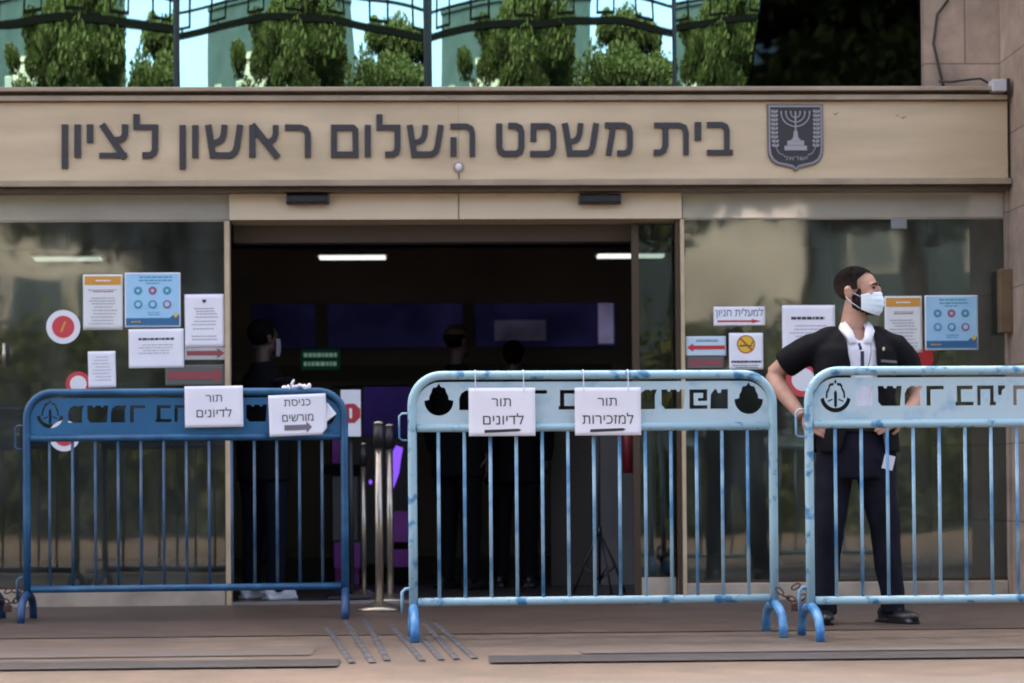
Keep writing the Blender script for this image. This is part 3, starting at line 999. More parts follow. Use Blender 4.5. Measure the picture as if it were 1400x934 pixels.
# shield crest: menorah between olive branches
cx0, cz1 = at(1048.5, 143, SG)
cx1, cz0 = at(1125.5, 235, SG)
cw, chh = cx1 - cx0, cz1 - cz0
U = lambda u, v: (cx0 + cw * u, cz1 - chh * v)      # unit square of the shield


def shield(k):
    pts = [(0.0, 0.0), (1.0, 0.0), (1.0, 0.68), (0.985, 0.77), (0.93, 0.85), (0.84, 0.9), (0.66, 0.93), (0.55, 0.955), (0.5, 1.0),
           (0.45, 0.955), (0.34, 0.93), (0.16, 0.9), (0.07, 0.85), (0.015, 0.77), (0.0, 0.68)]
    return [U(0.5 + (a - 0.5) * k, 0.47 + (b - 0.47) * k) for a, b in pts]


crest = onsign(MB().prism(shield(1.0), SG - 0.012, SG + 0.001)).build('crest', mat('crest_edge', (0.11, 0.10, 0.10), 0.5), sign, label='dark shield crest with a pale menorah and olive branches')
onsign(MB().prism(shield(0.955), SG - 0.0145, SG - 0.011)).build('rim', mat('crest_silver', (0.30, 0.29, 0.30), 0.5, 0.3), crest)
onsign(MB().prism(shield(0.90), SG - 0.017, SG - 0.013)).build('field', mat('crest_field', (0.024, 0.024, 0.026), 0.5), crest)
silver = mat('crest_figure', (0.30, 0.295, 0.30), 0.5, 0.2)
me_ = MB()
mw = 0.006
e0 = SG - 0.021
jc = (0.5, 0.28)
me_.ribbon([U(0.5, 0.11), U(0.5, 0.40)], 0.008, e0, SG - 0.016)
for k, rr in enumerate((0.085, 0.17, 0.255)):
    me_.ribbon([U(0.5 + rr * math.cos(a), 0.135 + rr * 0.78 * math.sin(a)) for a in [PI * j / 20 for j in range(21)]], mw, e0 - 0.0004 * (k + 1), SG - 0.016)
    for s in (-1, 1):
        me_.ribbon([U(0.5 + s * rr, 0.105), U(0.5 + s * rr, 0.14)], mw * 1.3, e0 - 0.002, SG - 0.016)
me_.prism([U(0.47, 0.40), U(0.53, 0.40), U(0.545, 0.50), U(0.60, 0.545), U(0.40, 0.545), U(0.455, 0.50)], e0 - 0.0025, SG - 0.016)
me_.prism([U(0.35, 0.545), U(0.65, 0.545), U(0.65, 0.615), U(0.35, 0.615)], e0 - 0.001, SG - 0.016)
me_.prism([U(0.30, 0.620), U(0.70, 0.620), U(0.70, 0.69), U(0.30, 0.69)], e0 - 0.001, SG - 0.016)
onsign(me_).build('menorah', silver, crest)
for s in (-1, 1):
    br = MB()
    stem = [(0.5 + s * 0.375, 0.08), (0.5 + s * 0.385, 0.40), (0.5 + s * 0.37, 0.62), (0.5 + s * 0.30, 0.73), (0.5 + s * 0.21, 0.76)]
    br.ribbon([U(*p) for p in stem], 0.004, e0, SG - 0.016)
    for j in range(9):
        v0 = 0.11 + 0.063 * j
        u0 = 0.5 + s * (0.378 if j < 7 else 0.365)
        for t in (-1, 1):
            a = (u0, v0)
            b = (u0 + t * 0.052, v0 - 0.028)
            c = (u0 + t * 0.066, v0 + 0.004)
            d = (u0 + t * 0.03, v0 + 0.028)
            br.prism([U(*a), U(*b), U(*c), U(*d)], e0 - 0.001 - 0.0002 * ((j + (t > 0)) % 3), SG - 0.016)
    onsign(br).build('olive_branch', silver, crest)
tv, tf = text2d('ישראל', 0.027, *U(0.5, 0.80), bold=0.012, width=cw * 0.42)
onsign(MB().add([(x, SG - 0.0195, z) for x, z in tv], tf)).build('crest_lettering', silver, crest)

# fixture below the lettering, and the small grey box with its cable on the end of the ledge
fx, fz = at(627, 229, SG)
fb = thing('alarm_fixture', 'small pale round fixture with a short wire at the bottom of the fascia', 'fixture', (fx, SG, fz))
MB().ell((0, -0.012, 0), (0.019, 0.012, 0.022)).build('cap', mat('pale_cap', (0.62, 0.58, 0.58), 0.4), fb, True)
MB().disc((0, 0), 0.033, -0.006, -0.001, 24, 0.018).build('ring', mat('cap_ring', (0.30, 0.26, 0.20), 0.5), fb)
MB().tube([(0, -0.006, -0.03), (0.002, -0.006, -0.06), (0, -0.006, z_sb + 0.036 - fz)], 0.003, 6).build('wire', M['cable'], fb)
jx, jz = at(1365, 118, SG - 0.05)
jb = thing('junction_box', 'small grey box on the right end of the ledge beside the stone pier', 'box', (jx, SG - 0.03, jz - 0.034))
MB().box(-0.042, -0.05, 0, 0.042, 0.05, 0.07).build('housing', M['plastic'], jb, bevel=0.006)
MB().box(0.043, -0.045, -0.01, 0.062, 0.05, 0.075).build('side_cap', M['black'], jb)
cb_ = [at(1352, 114, 0.06), at(1340, 108, 0.07), at(1322, 110, 0.08), at(1300, 113, 0.08), at(1283, 112, 0.07)]
o = MB().tube([(x, 0.06, z) for x, z in cb_], 0.007, 8).build('cable', M['cable'], None, True)
tag(o, 'black cable lying along the ledge beside the small grey box', 'cable')
cb_ = [at(1296, 0, 0.09), at(1281, 20, 0.09), at(1276, 60, 0.09), at(1284, 95, 0.09), at(1288, 112, 0.09), at(1290, 121, 0.09)]
o = MB().tube([(x, 0.085, z) for x, z in cb_], 0.008, 8).build('cable', M['cable'], None, True)
tag(o, 'dark cable hanging down the stone wall above the ledge', 'cable')


# ------------------------------------------------------------------ barriers
BH, BW = 1.20, 1.675


def arc(cx, cz, r, a0, a1, n=10):
    return [(cx + r * math.cos(a0 + (a1 - a0) * i / n), cz + r * math.sin(a0 + (a1 - a0) * i / n)) for i in range(n + 1)]


px_ = 1 / 306.0
GL = {
    'mem': [(0, 0), (22, 0), (22, 20), (25, 27), (18, 27), (16, 25), (14, 27), (9, 27), (3, 23), (0, 16)],
    'shin': [(0, 27), (0, 6), (5, 0), (31, 0), (33, 27), (26, 27), (25, 24), (22, 24), (21, 27), (13, 27), (12, 24), (9, 24), (8, 27)],
    'resh': [(0, 0), (6, 0), (6, 22), (24, 22), (24, 27), (0, 27)],
    'bet': [(0, 0), (25, 0), (25, 5), (8, 5), (8, 22), (24, 22), (24, 27), (2, 27), (2, 5), (0, 5)],
    'tav': [(0, 0), (5, 0), (5, 22), (18, 22), (18, 8), (17, 0), (26, 0), (26, 5), (23, 5), (23, 27), (0, 27)],
    'yod': [(0, 14), (5, 14), (6, 21), (10, 23), (10, 27), (0, 27)],
    'he': [(0, 0), (5, 0), (5, 22), (25, 22), (25, 27), (0, 27)],
    'heleg': [(18, 0), (24, 0), (24, 15), (18, 15)],
    'pe': [(0, 0), (25, 0), (25, 5), (6, 5), (6, 22), (19, 22), (19, 15), (12, 15), (12, 11), (25, 11), (25, 27), (0, 27)],
    'tet': [(0, 0), (25, 0), (25, 27), (16, 27), (15, 22), (11, 22), (9, 27), (6, 27), (1, 20)],
}
WORD = [('mem', 71), ('shin', 101), ('mem', 138), ('resh', 168), ('bet', 208), ('tav', 238), ('yod', 267), ('he', 288), ('heleg', 288),
        ('mem', 320), ('shin', 351), ('pe', 390), ('tet', 419)]


def flame(k=1.0):
    h = [(0, 23.5), (2.5, 19), (5, 17.5), (7, 18.2), (9.5, 15), (10, 11.5), (13, 6), (13.5, 1)]
    return [(x * k, z * k) for x, z in h]


def emblem_solid():
    r = flame() + [(20, -0.5)]
    cr = [(20 * math.cos(a), -1 + 20 * math.sin(a)) for a in [-PI * j / 16 for j in range(1, 16)]]
    lft = [(-x, z) for x, z in r[::-1]]
    return [r + cr + lft[:-1]]


def emblem_fine():
    """crescent, sword and the two halves of a flame outline"""
    out = []
    a_ = [R(-8) - R(164) * j / 18 for j in range(19)]
    out.append([(21 * math.cos(a), -1 + 21 * math.sin(a)) for a in a_] + [(16 * math.cos(a), 1 + 17.0 * math.sin(a)) for a in a_[::-1]])
    out.append([(0, 9), (2.2, 5), (2.2, -13), (0, -16), (-2.2, -13), (-2.2, 5)])
    fo, fi = flame(1.0), flame(0.80)
    for s in (-1, 1):
        p = [(x * s, z) for x, z in fo[1:]] + [(s * 13.5, -2.5)] + [(s * 10.8, -2.5)] + [(x * s, z) for x, z in fi[1:][::-1]]
        out.append(p)
        out.append([(s * 4, -3), (s * 11, -6), (s * 11, -8), (s * 4, -5.2)])
    out.append([(-1.9, 19.5), (0, 23.5), (1.9, 19.5), (0, 16)])
    return out


def panel_mesh(fine_left, fine_right):
    c = bpy.data.curves.new('panel', 'CURVE')
    c.dimensions = '2D'
    c.fill_mode = 'BOTH'
    c.extrude = 0.0015
    hw, zb, zt, r = BW / 2 - 0.037, 0.955, 1.150, 0.112
    outline = [(-hw, zb), (hw, zb)] + arc(hw - r, zt - r, r, 0, PI / 2) + arc(-hw + r, zt - r, r, PI / 2, PI)
    holes = []
    for nme, x in WORD:
        holes.append([(-BW / 2 + (x + a) * px_, 1.024 + b * px_) for a, b in GL[nme]])
    for cx, fine in ((43, fine_left), (473, fine_right)):
        for p in (emblem_fine() if fine else emblem_solid()):
            holes.append([(-BW / 2 + (cx + a) * px_, 1.068 + b * px_) for a, b in p])
    for poly in [outline] + holes:
        s = c.splines.new('POLY')
        s.points.add(len(poly) - 1)
        for p, (x, z) in zip(s.points, poly):
            p.co = (x, z, 0, 1)
        s.use_cyclic_u = True
    o = bpy.data.objects.new('tmp', c)
    COL.objects.link(o)
    me = evaluated(o)
    bpy.data.objects.remove(o)
    me.transform(Matrix.Rotation(PI / 2, 4, 'X'))
    me.materials.clear()
    me.materials.append(None)
    me.name = 'panel'
    return me


def barrier_proto():
    t = thing('crowd_barrier', '', 'barrier')
    hw, r = BW / 2 - 0.02, 0.135
    top = BH - 0.02
    pts = [(-hw, 0, 0.13), (-hw, 0, 0.5), (-hw, 0, 0.9)] + [(x, 0, z) for x, z in arc(-hw + r, top - r, r, PI, PI / 2)]
    pts += [(0, 0, top)] + [(x, 0, z) for x, z in arc(hw - r, top - r, r, PI / 2, 0)] + [(hw, 0, 0.9), (hw, 0, 0.5), (hw, 0, 0.13)]
    MB().tube(pts, 0.020, 14).build('frame', None, t, True)
    me = panel_mesh(False, False)
    link('panel', me, t)
    MB().tube([(-hw + 0.02, 0, 0.945), (hw - 0.02, 0, 0.945)], 0.019, 12).build('panel_rail', None, t, True)
    MB().tube([(-hw + 0.02, 0, 0.165), (hw - 0.02, 0, 0.165)], 0.0185, 12).build('bottom_rail', None, t, True)
    for i in range(13):
        x = -hw + (i + 1) * 2 * hw / 14
        MB().tube([(x, 0, 0.18), (x, 0, 0.93)], 0.0078, 8).build('bar', None, t, True)
    for s in (-1, 1):
        f = [(0, -0.20, 0.0), (0, -0.192, 0.05), (0, -0.165, 0.095), (0, -0.11, 0.122), (0, -0.05, 0.135), (0, 0, 0.14),
             (0, 0.05, 0.135), (0, 0.11, 0.122), (0, 0.165, 0.095), (0, 0.192, 0.05), (0, 0.20, 0.0)]
        MB().tube([(s * hw + x, y, z) for x, y, z in f], 0.0205, 12).build('foot', None, t, True)
    L1 = [(-hw, 0, 1.01), (-hw - 0.045, 0, 1.01), (-hw - 0.058, 0, 0.998), (-hw - 0.058, 0, 0.90), (-hw - 0.045, 0, 0.89), (-hw, 0, 0.89)]
    MB().tube(L1, 0.005, 6).build('connector_loop', None, t, True)
    L2 = [(-hw, 0, 0.225), (-hw - 0.035, 0, 0.225), (-hw - 0.05, 0, 0.21), (-hw - 0.05, 0, 0.115)]
    MB().tube(L2, 0.0075, 8).build('connector_hook', None, t, True)
    return t


PARTM = {'frame': 'paint', 'panel': 'panel', 'panel_rail': 'paint', 'bottom_rail': 'paint', 'bar': 'bar', 'foot': 'foot', 'connector_loop': 'bar', 'connector_hook': 'bar'}


def paint_barrier(t, tone):
    for c in t.children:
        nme = c.name.split('.')[0]
        if not c.data.materials:
            c.data.materials.append(None)
        c.material_slots[0].link = 'OBJECT'
        c.material_slots[0].material = M[PARTM[nme] + '_' + tone]


proto = barrier_proto()
fine_left_panel = panel_mesh(True, False)
sp = onfloor


def place(u, v, u2, v2):
    x, y = onfloor(u, v)
    x2, y2 = onfloor(u2, v2)
    return x, y, x2, y2


# midpoint x, depth Y and turn of each barrier
MIDX, MIDY, MIDR = at(814, 870, -2.68)[0], -2.68, R(2.2)
LX, LY, LR = at(256, 850, -1.2)[0], -1.20, R(2.0)
RX, RY, RR = at(1100.5, 870, -2.85)[0] + BW / 2 * 0.999, -2.87, R(1.6)
ELX = LX - BW - 0.13
spots = [
    (MIDX, MIDY, MIDR, 'light', False, 'light blue crowd barrier in the middle of the entrance with two taped paper notices'),
    (RX, RY, RR, 'light', True, 'light blue crowd barrier on the right standing in front of the masked guard'),
    (LX, LY, LR, 'dark', True, 'dark blue crowd barrier on the left before the glass with two paper notices'),
    (ELX, LY - 0.02, R(2), 'dark', False, 'dark blue crowd barrier cut off at the left edge of the picture'),
]
barriers = []
for i, (x, y, rz, tone, fine, lab) in enumerate(spots):
    if i == 0:
        t = proto
    else:
        t = proto.copy()
        COL.objects.link(t)
        for c in list(proto.children):
            n_ = c.copy()
            COL.objects.link(n_)
            n_.parent = t
    t.location = (x, y, 0)
    t.rotation_euler = (0, 0, rz)
    t['group'] = 'crowd barriers before the entrance'
    t['label'] = lab
    barriers.append((t, tone, fine))
bpy.context.view_layer.update()
for t, tone, fine in barriers:
    if fine:
        for c in t.children:
            if c.name.split('.')[0] == 'panel':
                c.data = fine_left_panel
    paint_barrier(t, tone)


def front(bi, u, v, dy=-0.024):
    """pixel -> local x, z on the face of barrier bi, dy in front of its centre plane"""
    t = barriers[bi][0]
    rz = t.rotation_euler.z
    nrm = Vector((-math.sin(rz), math.cos(rz), 0)) * -1
    p0 = Vector(t.location) + nrm * (-dy)
    d = ray(u, v)
    k = (p0 - CAM).dot(nrm) / d.dot(nrm)
    p = CAM + d * k - Vector(t.location)
    ax = Vector((math.cos(rz), math.sin(rz), 0))
    return p.dot(ax), p.z


# chains that lock neighbouring barriers together
def chain(x, y, z, rz, label):
    t = thing('lock_chain', label, 'chain', (x, y, z), rz, 'rusty chains between the barriers')
    pts = [(-0.075, 0, 0.035), (-0.05, -0.012, 0.01), (-0.022, 0.0, 0.0), (0.004, -0.014, -0.01), (0.03, 0, 0.004), (0.052, -0.012, 0.024), (0.07, 0, 0.05), (0.03, -0.02, 0.045), (-0.005, -0.02, 0.055)]
    mb = MB()
    for i in range(len(pts)):
        p = Vector(pts[i])
        q = Vector(pts[(i + 1) % len(pts)]) if i < len(pts) - 1 else p + Vector((0.02, 0, 0.01))
        d = (q - p).normalized()
        side = Vector((0, 1, 0)) if i % 2 else d.cross(Vector((0, 1, 0))).normalized()
        lk = [p + d * 0.022 * math.cos(a) + side * 0.011 * math.sin(a) for a in [2 * PI * j / 12 for j in range(12)]]
        mb.tube(lk, 0.0042, 6, closed=True)
    mb.build('links', M['rust'], t, True)
    MB().box(-0.028, -0.035, -0.055, 0.012, -0.016, -0.018).build('padlock', M['rust'], t, bevel=0.004)


cx_, cz_ = at(1087, 818, MIDY)
chain(cx_, MIDY - 0.02, cz_, 0.1, 'rusty chain and padlock joining the two light blue barriers')
cx_, cz_ = at(14, 822, LY)
chain(cx_, LY, cz_, 0.0, 'rusty chain joining the two dark blue barriers at the left edge')


# ------------------------------------------------------------------ papers
def paper(name, label, cat, Y, u0, v0, u1, v1, group=None, tilt=0.0, curl=0.004, back=M['paper'], body=(), bi=None, rz=0.0, dy=-0.03, clip=None, thick=0.0008):
    """a sheet hung at its real place; body = [(part name, material, [shapes])] where a shape works in unit coordinates
    of the sheet (0..1 right, 0..1 down)"""
    if bi is None:
        xa, za = at(u0, v0, Y)
        xb, zb = at(u1, v1, Y)
        loc = Vector(((xa + xb) / 2, Y, (za + zb) / 2))
        wdt, hgt = xb - xa, za - zb
    else:
        t = barriers[bi][0]
        rz = t.rotation_euler.z
        xa, za = front(bi, u0, v0, dy)
        xb, zb = front(bi, u1, v1, dy)
        ax = Vector((math.cos(rz), math.sin(rz), 0))
        nr = Vector((-math.sin(rz), math.cos(rz), 0))
        loc = Vector(t.location) + ax * ((xa + xb) / 2) + nr * dy + Vector((0, 0, (za + zb) / 2))
        wdt, hgt = xb - xa, za - zb
    o = thing(name, label, cat, loc, rz, group)
    o.rotation_euler = (0, -tilt, rz)
    seed = random.random() * 50

    def bend(x, z):
        a, b = x / wdt, z / hgt
        return -curl * (1.2 * abs(a) ** 2 * 2 + 0.8 * noise.noise(Vector((a * 2.2 + seed, b * 2.2, seed)))) - curl * 0.6 * (b < 0) * b * b * 4

    nx, nz = 14, 12
    vs, fs = [], []
    for i in range(nx + 1):
        for j in range(nz + 1):
            x, z = wdt * (i / nx - 0.5), hgt * (j / nz - 0.5)
            if clip and i == nx and j <= 1:
                x -= clip * (1 - j * 0.5)
            vs.append((x, bend(x, z), z))
    for i in range(nx):
        for j in range(nz):
            p = i * (nz + 1) + j
            fs.append((p, p + nz + 1, p + nz + 2, p + 1))
    sh = MB().add(vs, fs).build('sheet', back, o, True)
    sm = sh.modifiers.new('thick', 'SOLIDIFY')
    sm.thickness = 0.0003
    sm.offset = 0

    for pi, (nm, mt_, shapes) in enumerate(body):
        mb = MB()
        lift = 0.0012 + 0.0004 * pi
        for s in shapes:
            k = s[0]
            if k == 'rect':
                _, a, b, c, d = s
                n1 = max(1, int((c - a) * 12))
                n2 = max(1, int((d - b) * 10))
                for ii in range(n1):
                    for jj in range(n2):
                        p = [(a + (c - a) * (ii + e) / n1, b + (d - b) * (jj + f) / n2) for e, f in ((0, 0), (1, 0), (1, 1), (0, 1))]
                        mb.add([((q[0] - 0.5) * wdt, 0, (0.5 - q[1]) * hgt) for q in p], [(3, 2, 1, 0)])
            elif k == 'poly':
                mb.add([((a - 0.5) * wdt, 0, (0.5 - b) * hgt) for a, b in s[1]], [tuple(range(len(s[1])))])
            elif k == 'disc':
                _, a, b, r_ = s[:4]
                r2 = s[4] if len(s) > 4 else None
                n = 28
                c = ((a - 0.5) * wdt, (0.5 - b) * hgt)
                if r2 is None:
                    mb.add([(c[0] + r_ * wdt * math.cos(2 * PI * q / n), 0, c[1] + r_ * wdt * math.sin(2 * PI * q / n)) for q in range(n)], [tuple(range(n))])
                else:
                    vv = []
                    for q in range(n):
                        for rr in (r_, r2):
                            vv.append((c[0] + rr * wdt * math.cos(2 * PI * q / n), 0, c[1] + rr * wdt * math.sin(2 * PI * q / n)))
                    mb.add(vv, [(2 * q, 2 * ((q + 1) % n), 2 * ((q + 1) % n) + 1, 2 * q + 1) for q in range(n)])
            elif k == 'text':
                _, body_, a, b, hh, ww, bold = s
                tv, tf = text2d(body_, hh * hgt, (a - 0.5) * wdt, (0.5 - b) * hgt, bold, ww * wdt if ww else None)
                mb.add([(x, 0, z) for x, z in tv], tf)
            elif k == 'lines':
                _, a, c, ys, th, ragged = s
                for y_ in ys:
                    x_ = a + (random.random() * ragged)
                    xe_ = c - random.random() * ragged
                    while x_ < xe_:
                        ln = 0.03 + random.random() * 0.075
                        x2 = min(x_ + ln, xe_)
                        mb.add([((q[0] - 0.5) * wdt, 0, (0.5 - q[1]) * hgt) for q in ((x_, y_), (x2, y_), (x2, y_ + th), (x_, y_ + th))], [(3, 2, 1, 0)])
                        x_ = x2 + 0.014
        mb.map(lambda p: Vector((p.x, bend(p.x, p.z) - lift, p.z)))
        me = bpy.data.meshes.new(nm)
        me.from_pydata(mb.v, [], mb.f)
        me.materials.append(mt_)
        link(nm, me, o)
    return o


def arrow(a, c, y, h, head=0.16, right=True):
    """unit-space arrow from a to c at height y"""
    L = c - a
    pts = [(a, y - h / 2), (c - head * L, y - h / 2), (c - head * L, y - h * 1.1), (c, y), (c - head * L, y + h * 1.1), (c - head * L, y + h / 2), (a, y + h / 2)]
    if not right:
        pts = [(a + c - x, yy) for x, yy in pts]
    return ('poly', pts)


P_ = paper
# notices hung on the barriers
QG = 'printed queue notices hung on the barriers'
nA = P_('paper_notice', 'white notice reading queue for hearings, left of the two on the middle light barrier', 'notice', 0, 640.5, 530.5, 732, 596, QG, curl=0.003, bi=0,
        body=[('lettering', M['ink'], [('text', 'תור', 0.49, 0.30, 0.165, 0.29, 0.0)]), ('lettering', M['ink'], [('text', 'לדיונים', 0.52, 0.645, 0.23, 0.61, 0.0)]),
              ('arrow', M['ink'], [('poly', [(0.235, 0.872), (0.75, 0.85), (0.79, 0.875), (0.75, 0.905), (0.235, 0.935)])])])
nB = P_('paper_notice', 'white notice reading queue for the secretariat, right of the two on the middle barrier', 'notice', 0, 785.5, 530, 876.5, 595, QG, curl=0.003, bi=0,
        body=[('lettering', M['ink'], [('text', 'תור', 0.49, 0.30, 0.165, 0.29, 0.0)]), ('lettering', M['ink'], [('text', 'למזכירות', 0.50, 0.645, 0.23, 0.77, 0.0)]),
              ('arrow', M['ink'], [('poly', [(0.23, 0.872), (0.73, 0.85), (0.77, 0.875), (0.73, 0.905), (0.23, 0.935)])])])
nC = P_('paper_notice', 'white notice reading queue for hearings, at mid height of the dark blue barrier', 'notice', 0, 252.5, 528, 332.5, 584, QG, curl=0.003, bi=2, tilt=R(0.6),
        body=[('lettering', M['ink'], [('text', 'תור', 0.50, 0.30, 0.165, 0.28, 0.0)]), ('lettering', M['ink'], [('text', 'לדיונים', 0.50, 0.64, 0.23, 0.60, 0.0)])])
nD = P_('paper_notice', 'white notice reading authorised entrance with a grey arrow, on the dark barrier', 'notice', 0, 367.5, 539.5, 446.5, 595.5, QG, curl=0.004, bi=2, tilt=R(2.0), dy=-0.034, clip=0.03,
        body=[('lettering', M['ink'], [('text', 'כניסת', 0.50, 0.20, 0.16, 0.46, 0.0)]), ('lettering', M['ink'], [('text', 'מורשים', 0.50, 0.565, 0.165, 0.54, 0.0)]),
              ('arrow', mat('arrow_grey', (0.16, 0.15, 0.17), 0.7), [arrow(0.26, 0.74, 0.80, 0.13, 0.2)])])
# ties holding the two notices
for n_, us in ((nA, (650, 716)), (nB, (798, 859))):
    mb = MB()
    for u in us:
        x, z = front(0, u, 533, -0.03)
        t = barriers[0][0]
        pts = []
        for dx, dy, zz in ((0, -0.0325, z - 0.01), (0, -0.03, z + 0.02), (0, -0.026, 1.165), (0.001, -0.022, 1.19), (0, -0.008, 1.203), (0, 0.012, 1.202)):
            ca, sa = math.cos(t.rotation_euler.z), math.sin(t.rotation_euler.z)
            lx = x + dx
            wp = Vector((t.location.x + lx * ca - dy * sa, t.location.y + lx * sa + dy * ca, zz))
            pts.append(n_.matrix_basis.inverted() @ wp)
        mb.tube(pts, 0.0022, 6)
    mb.build('tie', mat('string', (0.62, 0.66, 0.68), 0.7), n_)
# torn sheet corner behind the entrance notice
P_('paper_scrap', 'torn white scrap sticking out beside the authorised entrance notice', 'paper', 0, 437, 554, 456, 574, curl=0.006, bi=2, dy=-0.026, tilt=R(38))
# crumpled paper on the barrier's top tube
cr = MB()
x, z = front(2, 405, 524, -0.01)
for i in range(7):
    cr.ell((-0.06 + 0.021 * i, random.uniform(-0.012, 0.012), 0.008 + random.uniform(-0.006, 0.006)), (0.019, 0.018, 0.008 + random.random() * 0.008), Matrix.Rotation(random.random() * 3, 3, 'Y'), 7, 5)
cr.ell((-0.02, 0, 0.03), (0.007, 0.006, 0.02), Matrix.Rotation(0.5, 3, 'Y'), 6, 5)
o = cr.build('crumpled_paper', M['paper'])
t = barriers[2][0]
o.location = (t.location.x + x, t.location.y + x * math.sin(t.rotation_euler.z), BH - 0.003)
tag(o, 'crumpled white paper lying on top of the dark blue barrier', 'paper')

# posters and signs stuck on the side glass
YG = -0.006
GP = 'papers stuck on the entrance glass'


def orange_sheet(u0, v0, u1, v1, lab):
    return P_('paper_poster', lab, 'poster', YG, u0, v0, u1, v1, GP, curl=0.002, back=mat('cream_paper', (0.70, 0.72, 0.70), 0.7),
              body=[('header_band', M['orange'], [('rect', 0.04, 0.03, 0.96, 0.19)]),
                    ('text_lines', M['greyink'], [('lines', 0.12, 0.88, [0.27, 0.42, 0.47, 0.52, 0.58, 0.64, 0.70, 0.76, 0.82, 0.88], 0.018, 0.16)]),
                    ('title_line', M['wine_print'], [('lines', 0.22, 0.78, [0.30], 0.018, 0.05), ]),
                    ('header_line', M['paper'], [('lines', 0.30, 0.70, [0.10], 0.025, 0.05)])])


def blue_poster(u0, v0, u1, v1, lab):
    ic = []
    for j, y in enumerate((0.33, 0.58)):
        for i, x in enumerate((0.24, 0.50, 0.76)):
            ic.append((x, y, i, j))
    return P_('health_poster', lab, 'poster', YG, u0, v0, u1, v1, GP, curl=0.002, back=M['paper'],
              body=[('background', M['sky_print'], [('rect', 0.02, 0.02, 0.98, 0.98)]),
                    ('sea_band', M['sea_print'], [('rect', 0.02, 0.83, 0.98, 0.965), ('poly', [(0.80, 0.83), (0.86, 0.78), (0.92, 0.80), (0.98, 0.76), (0.98, 0.83)])]),
                    ('text_lines', M['teal_print'], [('lines', 0.22, 0.86, [0.07, 0.13], 0.026, 0.08), ('lines', 0.36, 0.64, [0.185], 0.02, 0.02), ('lines', 0.40, 0.64, [0.72, 0.76], 0.016, 0.02)]),
                    *[('picture_disc', M['wine_print'] if (i, j) in ((1, 0), (2, 1)) else M['teal_print'], [('disc', x, y, 0.075)]) for x, y, i, j in ic],
                    *[('picture', M['sky_print'], [('disc', x, y, 0.046 if j else 0.028)]) for x, y, i, j in ic],
                    ('palm_print', M['yellow'], [('poly', [(0.88, 0.75), (0.93, 0.72), (0.95, 0.80), (0.90, 0.83)]), ('lines', 0.10, 0.30, [0.89], 0.02, 0.02)])])


def letter_sheet(u0, v0, u1, v1, lab, heavy=True, ys=None, tilt=0.0, crest_=False):
    b = [('text_lines', M['greyink'], [('lines', 0.14, 0.88, ys or [0.40, 0.47, 0.54, 0.61], 0.02, 0.16)])]
    if heavy:
        b.append(('title_line', M['ink'], [('lines', 0.17, 0.83, [0.23], 0.055, 0.03)]))
    if crest_:
        b.append(('letterhead_mark', M['ink'], [('poly', [(0.45, 0.10), (0.55, 0.10), (0.55, 0.14), (0.5, 0.17), (0.45, 0.14)])]))
    return P_('paper_letter', lab, 'notice', YG, u0, v0, u1, v1, GP, curl=0.003, body=b, tilt=tilt)


orange_sheet(113.5, 375.5, 168, 451, 'pale poster with an orange header, on the left glass beside the blue poster')
blue_poster(170.5, 373, 247, 447.5, 'light blue poster with six round pictures, on the left glass')
letter_sheet(252.5, 402.5, 306.5, 475, 'tall white letter on the left glass beside the door post', False, [0.26, 0.31, 0.36, 0.42, 0.50, 0.56, 0.64, 0.78, 0.84], R(0.3), True)
letter_sheet(176, 450, 251.5, 503, 'wide white letter with a bold heading under the left blue poster', True, None, R(0.5))
letter_sheet(120.5, 480.5, 158.5, 530, 'small white page stuck just above the dark blue barrier', False, [0.15, 0.24, 0.33, 0.42, 0.51, 0.60, 0.69, 0.78], R(1.0))
letter_sheet(1069, 417.5, 1142, 486, 'white letter with a bold heading behind the guard\'s shoulder', True)
orange_sheet(1209, 405, 1261, 482, 'pale poster with an orange header, on the right glass beside the guard')
blue_poster(1264, 404, 1337.5, 478.5, 'light blue poster with six round pictures, on the right glass')

P_('arrow_sign', 'narrow pale sign with a dull red arrow below the tall white letter', 'sign', YG, 252.5, 475.5, 309, 492, 'red arrow signs on the glass', curl=0.001,
   back=mat('dull_paper', (0.42, 0.42, 0.42), 0.7), body=[('arrow', M['darkred'], [arrow(0.05, 0.97, 0.45, 0.38, 0.2)])])
P_('arrow_sign', 'long dull red arrow sticker just above the dark blue barrier', 'sign', YG, 226, 499, 309, 527, 'red arrow signs on the glass', curl=0.001,
   back=mat('murky_film', (0.10, 0.105, 0.09), 0.7), body=[('arrow', M['darkred'], [arrow(0.04, 0.97, 0.5, 0.38, 0.18)])])
P_('lift_sign', 'white sign to the car park lift with a red arrow, on the right glass', 'sign', YG, 975.5, 419.5, 1046, 445, 'direction signs on the right glass', curl=0.001,
   body=[('lettering', M['blueink'], [('text', 'למעלית חניון', 0.5, 0.36, 0.56, 0.92, 0.0)]), ('arrow', M['redink'], [arrow(0.07, 0.93, 0.77, 0.10, 0.22)])])
P_('arrow_sign', 'pale blue sign with a red arrow pointing left beside the right door post', 'sign', YG, 937.5, 460, 992.5, 486.5, 'red arrow signs on the glass', curl=0.001,
   back=mat('pale_blue_paper', (0.50, 0.62, 0.68), 0.7), body=[('text_lines', M['teal_print'], [('lines', 0.25, 0.82, [0.18], 0.10, 0.03)]), ('arrow', M['redink'], [arrow(0.03, 0.98, 0.57, 0.20, 0.16, False)])])
P_('arrow_sign', 'dull red arrow sticker pointing left behind the middle barrier\'s top', 'sign', YG, 938, 488, 990, 504, 'red arrow signs on the glass', curl=0.001,
   back=mat('murky_film_b', (0.12, 0.10, 0.10), 0.7), body=[('arrow', M['darkred'], [arrow(0.03, 0.97, 0.5, 0.36, 0.24, False)])])
